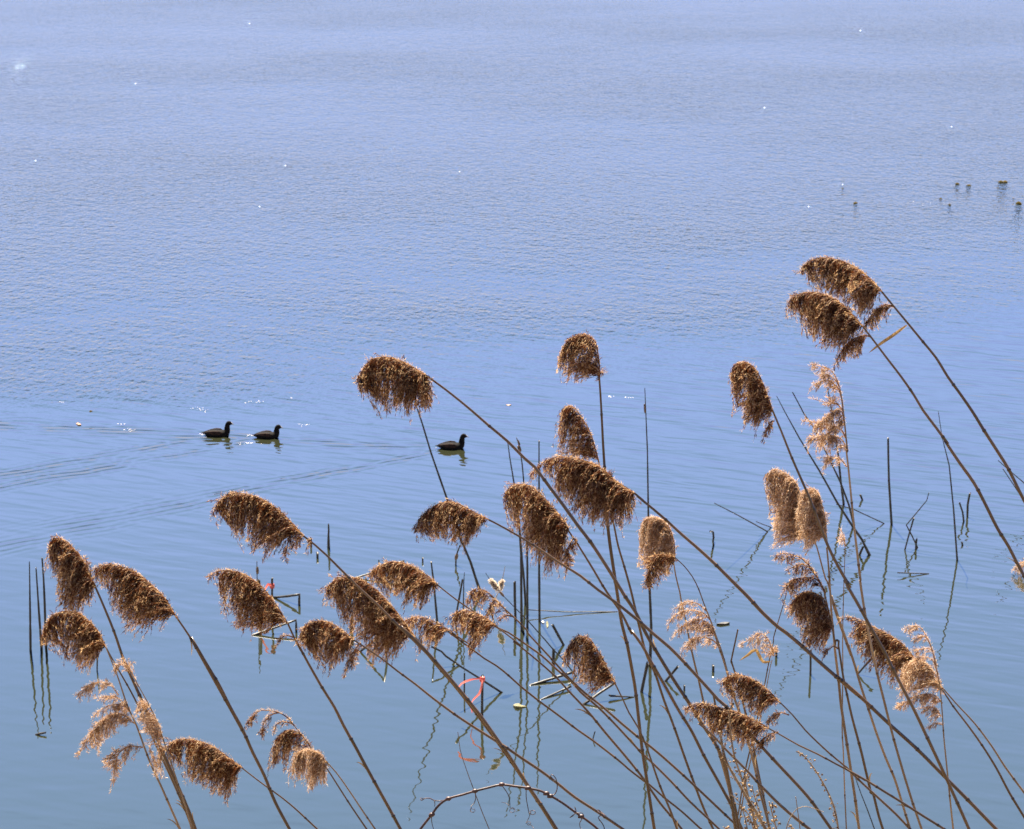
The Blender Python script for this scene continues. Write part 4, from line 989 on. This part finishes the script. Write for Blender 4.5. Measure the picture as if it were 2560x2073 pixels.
# ------------------------------------------------------------------ red ribbons tied to two stubs
def ribbon(label, z, pts, depth_row, tie, w, name='ribbon'):
    x0, y0, s_ = Z[z]
    d = depth_of_row(x0 + tie[0] * s_, y0 + depth_row * s_)
    s = px_m(d)
    P = smooth_path([at(x0 + p[0] * s_, y0 + p[1] * s_, d - 0.03 + p[2] * s) for p in pts], 0.02)
    n = len(P); V, Fc = [], []
    for i, p in enumerate(P):
        t = (P[min(i + 1, n - 1)] - P[max(i - 1, 0)]).normalized()
        ang = 0.5 * math.sin(i * 0.35) + 0.6
        sd = t.cross(Vector((math.sin(ang), -math.cos(ang), 0.3))).normalized()
        wv = w * (0.55 + 0.45 * abs(math.sin(2.4 * i / n * PI + 0.6))) * s
        for c in (-.5, 0, .5): V.append(tuple(p + sd * wv * c + Vector((0, 0.004 * abs(c), 0))))
    for i in range(n - 1):
        for c in (0, 1):
            a = 3 * i + c
            Fc.append((a, a + 1, a + 4, a + 3))
    root = empty(name, P[0])
    tag(root, label, 'ribbon', 'red ribbons tied to stubs')
    make_obj('tail', V, Fc, RIBBON, root)
    c = at(x0 + tie[0] * s_, y0 + tie[1] * s_, d)
    kp = [c + Vector((0, 0, -0.02)), c, c + Vector((0, 0, 0.02))]
    kv, kf = tube(kp, [0.021, 0.026, 0.021], 10)
    make_obj('knot', [tuple(v) for v in kv], kf, RIBBON, root)
    return root

ribbon('upper red ribbon, short and folded, on the stub behind the dark thin-tipped plume', '2',
       [(632, 992, 0), (600, 983, -3), (578, 1020, -8), (550, 1075, -10), (532, 1130, -8), (526, 1200, -6)], 1240, (632, 995), 7)
ribbon('lower red ribbon, long and looped, on the thick stub at bottom centre', '4',
       [(478, 572, -8), (510, 530, -12), (560, 505, -10), (620, 490, -6), (680, 495, -3), (675, 560, -6), (655, 615, -10), (610, 660, -12), (588, 712, -10), (600, 770, -8)], 815, (683, 492), 5.5)
# ------------------------------------------------------------------ the three swimming birds
FEATHER = plant_mat('sooty_feathers', (0.003, 0.003, 0.0035), (0.008, 0.006, 0.006), noise_scale=30, rough=0.85, spec=0.08)
WING = plant_mat('brown_wing', (0.008, 0.004, 0.003), (0.030, 0.014, 0.010), noise_scale=25, rough=0.75, spec=0.12)
BILL = plant_mat('pale_bill', (0.20, 0.19, 0.18), (0.30, 0.28, 0.26), noise_scale=30, rough=0.4)
EYE = plant_mat('bird_eye', (0.05, 0.004, 0.003), (0.08, 0.008, 0.005), noise_scale=5, rough=0.1)

def loft(rings, sides=14):
    """rings: (centre, half width across Y, half height, tilt about Y)"""
    V, Fc = [], []
    for (c, a, b_, t) in rings:
        ux = Vector((math.sin(t), 0, math.cos(t)))
        for k in range(sides):
            an = 2 * PI * k / sides
            V.append(c + Vector((0, 1, 0)) * (a * math.cos(an)) + ux * (b_ * math.sin(an)))
    n = len(rings)
    for i in range(n - 1):
        for k in range(sides):
            k2 = (k + 1) % sides
            Fc.append((i * sides + k, i * sides + k2, (i + 1) * sides + k2, (i + 1) * sides + k))
    Fc.append(tuple(reversed(range(sides)))); Fc.append(tuple((n - 1) * sides + k for k in range(sides)))
    return V, Fc

def bird(label, px, py, scale, hunch):
    base = on_water(px, py)
    root = empty('coot', base)
    tag(root, label, 'water bird', 'water birds swimming in a line')
    s = scale
    def T(x, z, y=0.0): return base + Vector((x * s, y * s, z * s))
    # one body: tail -> back -> breast -> neck -> head, swimming towards +X
    rings = [(T(-.185, .030), .006, .004, 0), (T(-.17, .032), .022, .010, 0), (T(-.14, .030), .045, .024, 0), (T(-.10, .026), .064, .042, 0),
             (T(-.05, .022), .078, .053, 0), (T(0, .018), .083, .056, 0), (T(.05, .016), .080, .054, 0), (T(.092, .020), .068, .050, -.12),
             (T(.120, .036), .054, .050, -.45), (T(.126, .064), .040, .044, -1.0), (T(.128, .090 - hunch * .2), .029, .036, -1.35),
             (T(.130, .114 - hunch * .5), .025, .031, -1.5), (T(.134, .138 - hunch * .8), .024, .030, -1.4), (T(.144, .156 - hunch), .026, .032, -1.0),
             (T(.162, .163 - hunch), .028, .033, -.5), (T(.174, .162 - hunch), .021, .024, -.15), (T(.185, .157 - hunch), .014, .015, 0), (T(.191, .154 - hunch), .008, .009, 0)]
    V, Fc = loft(rings, 16)
    b = make_obj('body', [tuple(v) for v in V], Fc, FEATHER, root)
    md = b.modifiers.new('smooth', 'SUBSURF'); md.levels = 1; md.render_levels = 1
    # bill
    V, Fc = loft([(T(.186, .155 - hunch), .009, .011, .2), (T(.198, .150 - hunch), .007, .008, .3), (T(.211, .143 - hunch), .004, .004, .4), (T(.217, .139 - hunch), .001, .001, .4)], 8)
    make_obj('bill', [tuple(v) for v in V], Fc, BILL, root)
    V, Fc = loft([(T(.180, .167 - hunch), .004, .003, .5), (T(.186, .164 - hunch), .008, .009, .5), (T(.192, .157 - hunch), .007, .007, .4)], 8)
    make_obj('forehead_shield', [tuple(v) for v in V], Fc, BILL, root)
    for sd in (-1, 1):
        w = [(T(.070, .042, sd * .066), .006, .012, 0), (T(.035, .048, sd * .076), .010, .026, .05), (T(-.02, .048, sd * .074), .012, .031, .1),
             (T(-.08, .046, sd * .060), .010, .025, .12), (T(-.13, .044, sd * .040), .007, .014, .12), (T(-.172, .042, sd * .018), .002, .003, .1)]
        V, Fc = loft(w, 10)
        make_obj('wing', [tuple(v) for v in V], Fc, WING, root)
        e = T(.170, .166 - hunch, sd * .0225)
        V, Fc = loft([(e + Vector((-.003, 0, 0)) * s, .0012, .0012, 0), (e + Vector((-.0015, 0, 0)) * s, .0025, .003, 0), (e + Vector((.0015, 0, 0)) * s, .0025, .003, 0), (e + Vector((.003, 0, 0)) * s, .0012, .0012, 0)], 6)
        make_obj('eye', [tuple(v) for v in V], Fc, EYE, root)
    V, Fc = loft([(T(-.155, .034), .026, .008, -.2), (T(-.185, .036), .020, .005, -.2), (T(-.205, .036), .008, .002, -.2)], 8)
    make_obj('tail', [tuple(v) for v in V], Fc, FEATHER, root)
    return root

bird('leading dark water bird, swimming alone to the right near the centre', DUCKS[2][0], DUCKS[2][1], 0.94, 0.0)
bird('middle of three dark water birds, with its head held lower, right one of the pair', DUCKS[1][0], DUCKS[1][1], 0.89, 0.012)
bird('last of three dark water birds, left one of the pair at left', DUCKS[0][0], DUCKS[0][1], 0.95, 0.0)

# ------------------------------------------------------------------ buds, leaves and seed fluff on the water
BUD = plant_mat('lily_bud', (0.030, 0.026, 0.006), (0.09, 0.06, 0.014), noise_scale=20, rough=0.95, spec=0.05)
FOAM = plant_mat('seed_fluff', (0.40, 0.35, 0.31), (0.72, 0.69, 0.66), noise_scale=60, rough=0.8)
DRYLEAF = plant_mat('floating_leaf', (0.10, 0.04, 0.02), (0.28, 0.14, 0.08), noise_scale=20, rough=0.6)
PALELEAF = plant_mat('straw_leaf', (0.06, 0.055, 0.02), (0.17, 0.15, 0.06), noise_scale=20, rough=0.5)

def bud(label, z, x, y, w, h, lobes=1):
    x0, y0, s_ = Z[z]
    c = on_water(x0 + x * s_, y0 + y * s_)
    s = px_m(c.y)
    root = empty('lily_bud', c)
    tag(root, label, 'bud', 'yellow-brown buds poking out of the far water')
    rg = random.Random(label)
    for L in range(lobes):
        ox = (L - (lobes - 1) / 2) * w * 0.45 * s
        hw = w * s * (0.5 if lobes == 1 else 0.28)
        rr = []
        for i in range(7):
            u = i / 6
            rr.append((c + Vector((ox + rg.uniform(-.1, .1) * hw, 0, (-0.30 + 0.68 * u) * h * s)), hw * (math.sin(PI * (0.18 + 0.80 * u)) ** 0.8) * rg.uniform(.85, 1.1),
                       hw * (math.sin(PI * (0.18 + 0.80 * u)) ** 0.8), PI / 2))
        V, Fc = loft(rr, 9)
        make_obj('petal', [tuple(v) for v in V], Fc, BUD, root)
    return root

bud('smallest bud, far left of the buds at upper right', '15', 200, 304, 6, 5)
bud('single low bud, lower left of the buds at upper right', '15', 338, 462, 11, 8)
bud('left bud of a close pair, upper right', '15', 1430, 258, 11, 9)
bud('right bud of a close pair, upper right', '15', 1552, 276, 12, 9)
bud('largest bud, split in two lobes, upper right', '15', 1918, 242, 24, 14, 2)
bud('small flat bud above another, right of the middle gap', '15', 1250, 414, 8, 5)
bud('small bud just below the small flat one', '15', 1345, 484, 8, 9)
bud('thin sliver of a bud beside the tall one at the right edge', '15', 2030, 411, 7, 3)
bud('tall round bud at the right edge', '15', 2085, 472, 16, 17)
bud('lone greenish bud at left, above the pair of birds', '12', 380, 132, 9, 8)

def floater(label, z, pts, name, cat, mat, group, thick=0.012, seed=1):
    """small flat floating thing with an uneven rim and a curled edge"""
    x0, y0, s_ = Z[z]
    P = [on_water(x0 + x * s_, y0 + y * s_) for x, y in pts]
    c = sum(P, Vector()) / len(P)
    rg = random.Random(seed)
    n = len(P)
    V = [tuple(c + Vector((0, 0, thick)))]
    for i, p in enumerate(P):
        V.append(tuple(p + Vector((0, 0, thick * rg.uniform(0.2, 1.2)))))
    for p in P: V.append(tuple(p * 0.9 + c * 0.1 + Vector((0, 0, -0.01))))
    Fc = [(0, 1 + i, 1 + (i + 1) % n) for i in range(n)]
    Fc += [(1 + i, 1 + n + i, 1 + n + (i + 1) % n, 1 + (i + 1) % n) for i in range(n)]
    root = empty(name, c)
    o = make_obj(name, V, Fc, mat, None, smooth=False)
    o.data.transform(Matrix.Translation(-c)); o.location = c
    bpy.data.objects.remove(root)
    tag(o, label, cat, group)
    return o

floater('small reddish leaf floating left of the pair of birds', '12', [(318, 184), (326, 181), (337, 186), (340, 190), (328, 191)], 'floating_leaf', 'leaf', DRYLEAF, 'leaves floating on the lake', seed=3)
floater('pale yellow curled leaf floating right of the lower ribbon post', '4', [(938, 716), (957, 700), (985, 703), (1010, 714), (1052, 722), (1008, 730), (980, 738), (955, 733)], 'floating_leaf', 'leaf', PALELEAF, 'leaves floating on the lake', 0.02, 4)
floater('narrow dark leaf floating right of the combed golden branches', '6', [(728, 1460), (770, 1450), (800, 1447), (836, 1452), (800, 1462), (765, 1464)], 'floating_leaf', 'leaf', WET, 'leaves floating on the lake', 0.015, 5)
floater('tiny dark leaf floating left of the combed golden branches', '6', [(430, 1330), (445, 1322), (468, 1328), (450, 1336)], 'floating_leaf', 'leaf', WET, 'leaves floating on the lake', 0.015, 6)
floater('small reddish leaf floating between the highest centre plume and the bird', '9', [(1112, 585), (1130, 582), (1150, 586), (1130, 590)], 'floating_leaf', 'leaf', DRYLEAF, 'leaves floating on the lake', 0.01, 7)
floater('tiny pale leaf scrap upright right of the four tall cattails', '5', [(1153, 1440), (1162, 1436), (1172, 1450), (1170, 1478), (1160, 1486), (1155, 1465)], 'floating_leaf', 'leaf', PALELEAF, 'leaves floating on the lake', 0.01, 8)
floater('bright scrap of fluff at the foot of the rightmost tall cattail', '5', [(1115, 1440), (1125, 1431), (1140, 1438), (1132, 1450)], 'seed_fluff', 'fluff', FOAM, 'scraps of white fluff on the lake', 0.01, 9)

def fluff_patch(label, z, x, y, w, h, n, seed):
    x0, y0, s_ = Z[z]
    rg = random.Random(seed)
    c = on_water(x0 + x * s_, y0 + y * s_)
    V, Fc = [], []
    for k in range(n):
        p = on_water(x0 + (x + rg.gauss(0, .33) * w) * s_, y0 + (y + rg.gauss(0, .33) * h) * s_)
        r = rg.uniform(.35, 1.15) * px_m(p.y)
        b0 = len(V)
        for q_ in range(6):
            V.append(tuple(p + Vector((math.cos(q_ * PI / 3) * r * 1.6, math.sin(q_ * PI / 3) * r * 1.2, 0.002)) - c))
        V.append(tuple(p + Vector((0, 0, r * .35)) - c))
        Fc += [(b0 + q_, b0 + (q_ + 1) % 6, b0 + 6) for q_ in range(6)]
    o = make_obj('seed_fluff', V, Fc, FOAM, None, smooth=False)
    o.location = c
    tag(o, label, 'fluff', 'scraps of white fluff on the lake', 'stuff')

fluff_patch('patch of white fluff above and left of the pair of birds', '12', 838, 123, 52, 12, 18, 1)
fluff_patch('patch of white fluff above the right bird of the pair', '12', 1058, 91, 55, 8, 16, 2)
fluff_patch('patch of white fluff right of the small reddish leaf, lower of two', '12', 541, 209, 40, 7, 14, 3)
fluff_patch('patch of white fluff right of the small reddish leaf, upper of two', '12', 505, 186, 30, 6, 9, 4)
fluff_patch('patch of white fluff right of the pair of birds', '12', 1268, 188, 40, 8, 11, 5)
fluff_patch('long patch of white fluff just below the pair of birds', '12', 1050, 266, 90, 9, 18, 6)
fluff_patch('white splash trailing behind the last bird', '12', 845, 228, 26, 7, 12, 7)
fluff_patch('white splash trailing behind the middle bird', '12', 1050, 232, 26, 10, 12, 8)
fluff_patch('white splash trailing behind the leading bird', '12', 1826, 285, 8, 4, 4, 9)
fluff_patch('left one of two painted sparkle patches right of the fan-shaped plume', '9', 1828, 526, 30, 9, 9, 10)  # white flecks modelled in place of sparkles on the water
fluff_patch('right one of two painted sparkle patches right of the fan-shaped plume', '9', 1950, 532, 40, 9, 11, 11)  # second cluster of flecks, white colour standing in for sparkle
fluff_patch('scatter of painted water glints among the buds at upper right', '15', 1100, 455, 420, 25, 8, 12)  # glints on the ripples, put in as white flecks
fluff_patch('faint scrap of fluff left of the lone greenish bud', '12', 255, 93, 30, 5, 5, 14)
fluff_patch('single bright scrap of fluff above right of the pair of birds', '12', 1218, 76, 6, 4, 3, 15)
# ------------------------------------------------------------------ vine and dry weeds at the bottom
VINE = plant_mat('vine_bark', (0.014, 0.006, 0.005), (0.075, 0.038, 0.030), noise_scale=30, rough=0.5, spec=0.4)
WEED = plant_mat('dry_weed_stem', (0.12, 0.075, 0.04), (0.36, 0.25, 0.13), noise_scale=30, rough=0.7)
BUDS = plant_mat('dry_weed_buds', (0.10, 0.05, 0.02), (0.46, 0.32, 0.17), transl=0.35, noise_scale=40, rough=0.8, use_tint=True)

def px_tube(z, pts, d, w0, w1, parent, mat, name, dzs=None, sides=6, extend=False, rnd=None):
    x0, y0, s_ = Z[z]
    P = [at(x0 + p[0] * s_, y0 + p[1] * s_, d + (dzs[i] if dzs else 0)) for i, p in enumerate(pts)]
    path = smooth_path(P, 0.006)
    if extend:
        rg = np.random.default_rng(3)
        dirn = (path[-1] - path[max(-6, -len(path))]).normalized(); p = path[-1].copy()
        while p.z > ground_z(p.y, p.x) - 0.05 and len(path) < 2500:
            dirn = (dirn * 0.97 + Vector((0, 0, -1)) * 0.03).normalized(); p = p + dirn * 0.03; path.append(p.copy())
    s = px_m(d); n = len(path)
    R_ = [0.5 * s * (w0 + (w1 - w0) * min(1, i / max(1, n - 1) * (3 if extend else 1))) for i in range(n)]
    V, Fc = tube(path, R_, sides)
    return make_obj(name, [tuple(v) for v in V], Fc, mat, parent), path

DV = 5.35
vroot = empty('vine', at(*q('4', 170, 1736)[0], DV))
tag(vroot, 'reddish brown vine arching over the bottom centre with curled tendrils', 'vine')
vpts = [(110, 1840), (170, 1736), (260, 1620), (320, 1540), (400, 1484), (520, 1450), (620, 1420), (720, 1395), (840, 1368), (950, 1380), (1060, 1395), (1170, 1420), (1250, 1460), (1350, 1520), (1460, 1600), (1560, 1670), (1640, 1736), (1800, 1900)]
o_, vpath = px_tube('4', vpts, DV, 6.5, 6.5, vroot, VINE, 'stem', sides=8)
# knobs where the tendrils leave
for (kx, ky) in ((400, 1484), (840, 1366), (620, 1420), (1060, 1395), (1245, 1462), (1212, 1440), (1500, 1630), (262, 1616)):
    c = at(*q('4', kx, ky)[0], DV)
    V, Fc = loft([(c + Vector((-.007, 0, -.002)), .0025, .0025, 0), (c + Vector((-.003, 0, 0)), .0052, .0052, 0), (c + Vector((.003, 0, 0)), .0052, .0056, 0), (c + Vector((.008, 0, .001)), .0025, .0025, 0)], 8)
    make_obj('node', [tuple(v) for v in V], Fc, VINE, vroot)
def curl(cx, cy, r, a0, turns, n=14, shrink=0.4, fl=0.8):
    return [(cx + math.cos(a0 + turns * 2 * PI * i / n) * r * (1 - shrink * i / n), cy + math.sin(a0 + turns * 2 * PI * i / n) * r * fl * (1 - shrink * i / n)) for i in range(n + 1)]
TENDRILS = [
    ([(398, 1488), (350, 1500), (290, 1500), (245, 1480), (205, 1482)] + curl(180, 1486, 14, 0, 1.1), 3.2),
    ([(285, 1500), (290, 1530), (284, 1550)], 2.6),
    ([(262, 1620), (264, 1680), (285, 1760)], 2.6),
    ([(624, 1420), (627, 1480), (615, 1520), (590, 1545)] + curl(605, 1580, 24, -2.2, -1.0), 2.6),
    ([(845, 1372), (880, 1420), (905, 1470), (912, 1535)] + curl(930, 1580, 28, -2.2, 1.3), 2.4),
    ([(905, 1540), (880, 1520), (840, 1512)], 1.8),
    ([(1046, 1398), (1048, 1480), (1062, 1560), (1072, 1612)] + curl(1100, 1600, 28, 2.6, 1.2) + [(1065, 1650), (1048, 1680)] + curl(1068, 1690, 22, 3.1, 1.1) + [(1100, 1712), (1110, 1730)], 2.4),
    ([(1256, 1460), (1288, 1440), (1304, 1400), (1302, 1350), (1290, 1310), (1258, 1282), (1250, 1310), (1268, 1340), (1300, 1335)], 3.2),
    ([(1450, 1552), (1460, 1590), (1430, 1630), (1410, 1640), (1460, 1605), (1510, 1602), (1522, 1625), (1505, 1650)], 2.6),
    ([(1510, 1650), (1490, 1690), (1500, 1730), (1520, 1745)], 2.6),
]
for k, (pts, w) in enumerate(TENDRILS):
    px_tube('4', pts, DV, w, w * .6, vroot, VINE, 'tendril', dzs=[0.010 * math.sin(i * 1.1) for i in range(len(pts))], sides=5)
# the coil of tendril wound round the neighbouring reed stalk
cpts, cd = [], []
for i in range(30):
    a = i / 29 * 3.2 * 2 * PI
    cpts.append((1668 + (i - 15) * 1.1 + 22 * math.cos(a), 1604 + (i - 15) * 0.9 + 17 * math.cos(a + .7)))
    cd.append(0.02 * math.sin(a))
croot = empty('tendril_coil', at(*q('4', 1668, 1604)[0], 6.25))
tag(croot, 'dark dried tendril coiled round a reed stalk, right of the vine', 'tendril')
px_tube('4', cpts + [(1645, 1640), (1672, 1680), (1692, 1715), (1698, 1760)], 6.25, 3.2, 2.6, croot, VINE, 'coil', dzs=cd + [0, 0, 0, 0], sides=5)

def budded(label, z, pts, d, w, side, seed, bw=9.0, dens=1.0, name='dry_weed'):
    """dead weed: stalk with clusters of small dry buds on short side twigs"""
    rg = np.random.default_rng(seed)
    x0, y0, s_ = Z[z]
    end = at(x0 + pts[-1][0] * s_, y0 + pts[-1][1] * s_, d)
    root = empty(name, Vector((end.x, end.y, ground_z(end.y, end.x))))
    tag(root, label, 'dry weed', 'dry weeds at the bottom edge')
    o, path = px_tube(z, pts, d, w * .6, w, root, WEED, 'stem', extend=True)
    s = px_m(d)
    V, Fq, T = [], [], []; nv = 0
    L = 0; nxt = 0.0
    for i in range(1, len(path)):
        L += (path[i] - path[i - 1]).length
        if path[i].z < end.z - 0.1: break
        if L < nxt: continue
        nxt = L + rg.uniform(4, 10) * s / dens
        tl = rg.uniform(4, 13) * s
        sgn = rg.choice([-1, 1]) if side else (-1 if rg.uniform() < .7 else 1)
        dv = Vector((sgn * rg.uniform(.6, 1), rg.normal(0, .6), rg.uniform(.1, .9))).normalized()
        c = path[i] + dv * tl
        tv, tf = tube([path[i], path[i].lerp(c, .5) + Vector((0, 0, -0.002)), c], [.8 * s, .6 * s, .5 * s], 3)
        V += [tuple(v) for v in tv]; T += [0.2] * len(tv)
        Fq += [tuple(nv + a for a in f) for f in tf]; nv += len(tv)
        for b_ in range(rg.integers(1, 4)):
            cc = c + Vector(rg.normal(0, 2.6, 3)) * s
            r = rg.uniform(.16, .36) * bw * s
            ax = Vector(rg.normal(0, 1, 3)).normalized()
            rr = [cc - ax * r, cc - ax * r * .4, cc + ax * r * .4, cc + ax * r * 1.1]
            tv, tf = tube(rr, [.3 * r, .85 * r, .8 * r, .15 * r], 6)
            tn = float(rg.uniform(.1, 1))
            V += [tuple(v) for v in tv]; T += [tn] * len(tv)
            Fq += [tuple(nv + a for a in f) for f in tf]; nv += len(tv)
    if V:
        b_ = make_obj('buds', V, Fq, BUDS, root, tint=T)
        b_['kind'] = 'stuff'
    return root

budded('tallest budded dry weed stalk in the tangle at the bottom, right of centre', '13', [(482, 100), (495, 250), (512, 400), (540, 560), (600, 740), (655, 900), (705, 1060), (765, 1282)], 4.75, 6, True, 1)
budded('thick budded weed stalk leaning left, at the front of the bottom tangle', '13', [(395, 310), (420, 460), (460, 610), (530, 740), (600, 860), (680, 1000), (760, 1120), (850, 1282)], 4.6, 9, True, 2)
budded('short bushy weed in the bottom tangle, between the two taller ones', '13', [(640, 690), (655, 850), (690, 1000), (720, 1130), (745, 1282)], 4.7, 5, True, 3, 11, 1.5)
budded('budded weed twig standing at the right side of the bottom tangle', '13', [(885, 1010), (905, 1090), (930, 1180), (960, 1290)], 4.65, 5, True, 4, 11, 2.0)
budded('fluffy budded twig in the middle of the bottom tangle', '13', [(715, 850), (740, 960), (780, 1080), (810, 1180), (840, 1290)], 4.7, 4, True, 5, 11, 1.9)
budded('low budded twig at the left side of the bottom tangle', '13', [(600, 1050), (640, 1150), (670, 1290)], 4.62, 4, True, 6, 11, 1.9)
budded('curved side twig reaching left from the bottom tangle', '13', [(505, 945), (560, 980), (620, 1060), (690, 1160), (730, 1290)], 4.7, 3.5, True, 7, 9, 1.5)
budded('lone curved weed with one-sided buds, right of the bottom tangle', '13', [(1150, 512), (1190, 525), (1240, 565), (1330, 680), (1400, 790), (1470, 920), (1520, 1040), (1550, 1150), (1572, 1290)], 4.8, 5, False, 8, 9, 1.3)
budded('low weed tip with tan buds at the very bottom, left of the lone curved weed', '13', [(1070, 1235), (1110, 1262), (1150, 1300)], 4.7, 4, True, 9, 12, 1.8)
budded('weed tip barely showing at the bottom edge, left of the tangle', '13', [(430, 1258), (450, 1275), (480, 1300)], 4.7, 4, True, 10, 12, 1.8)

# two blades of old grass and their fluff
groot = empty('grass_stalk', at(*q('13', 1120, 1290)[0], 4.4))
tag(groot, 'pale arched grass blade at the bottom, left of the lone curved weed', 'grass stalk')
px_tube('13', [(1425, 1112), (1330, 1078), (1250, 1058), (1180, 1072), (1130, 1115), (1080, 1200), (1050, 1300), (1030, 1400)], 4.4, 1.8, 3.0, groot, WEED, 'stem', extend=True)
g2 = empty('grass_stalk', at(*q('13', 1190, 1290)[0], 5.0))
tag(g2, 'short thin dark grass stalk between the bottom tangle and the lone weed', 'grass stalk')
px_tube('13', [(1148, 960), (1165, 1080), (1190, 1270), (1200, 1400)], 5.0, 2.0, 3.0, g2, WEED, 'stem', extend=True)
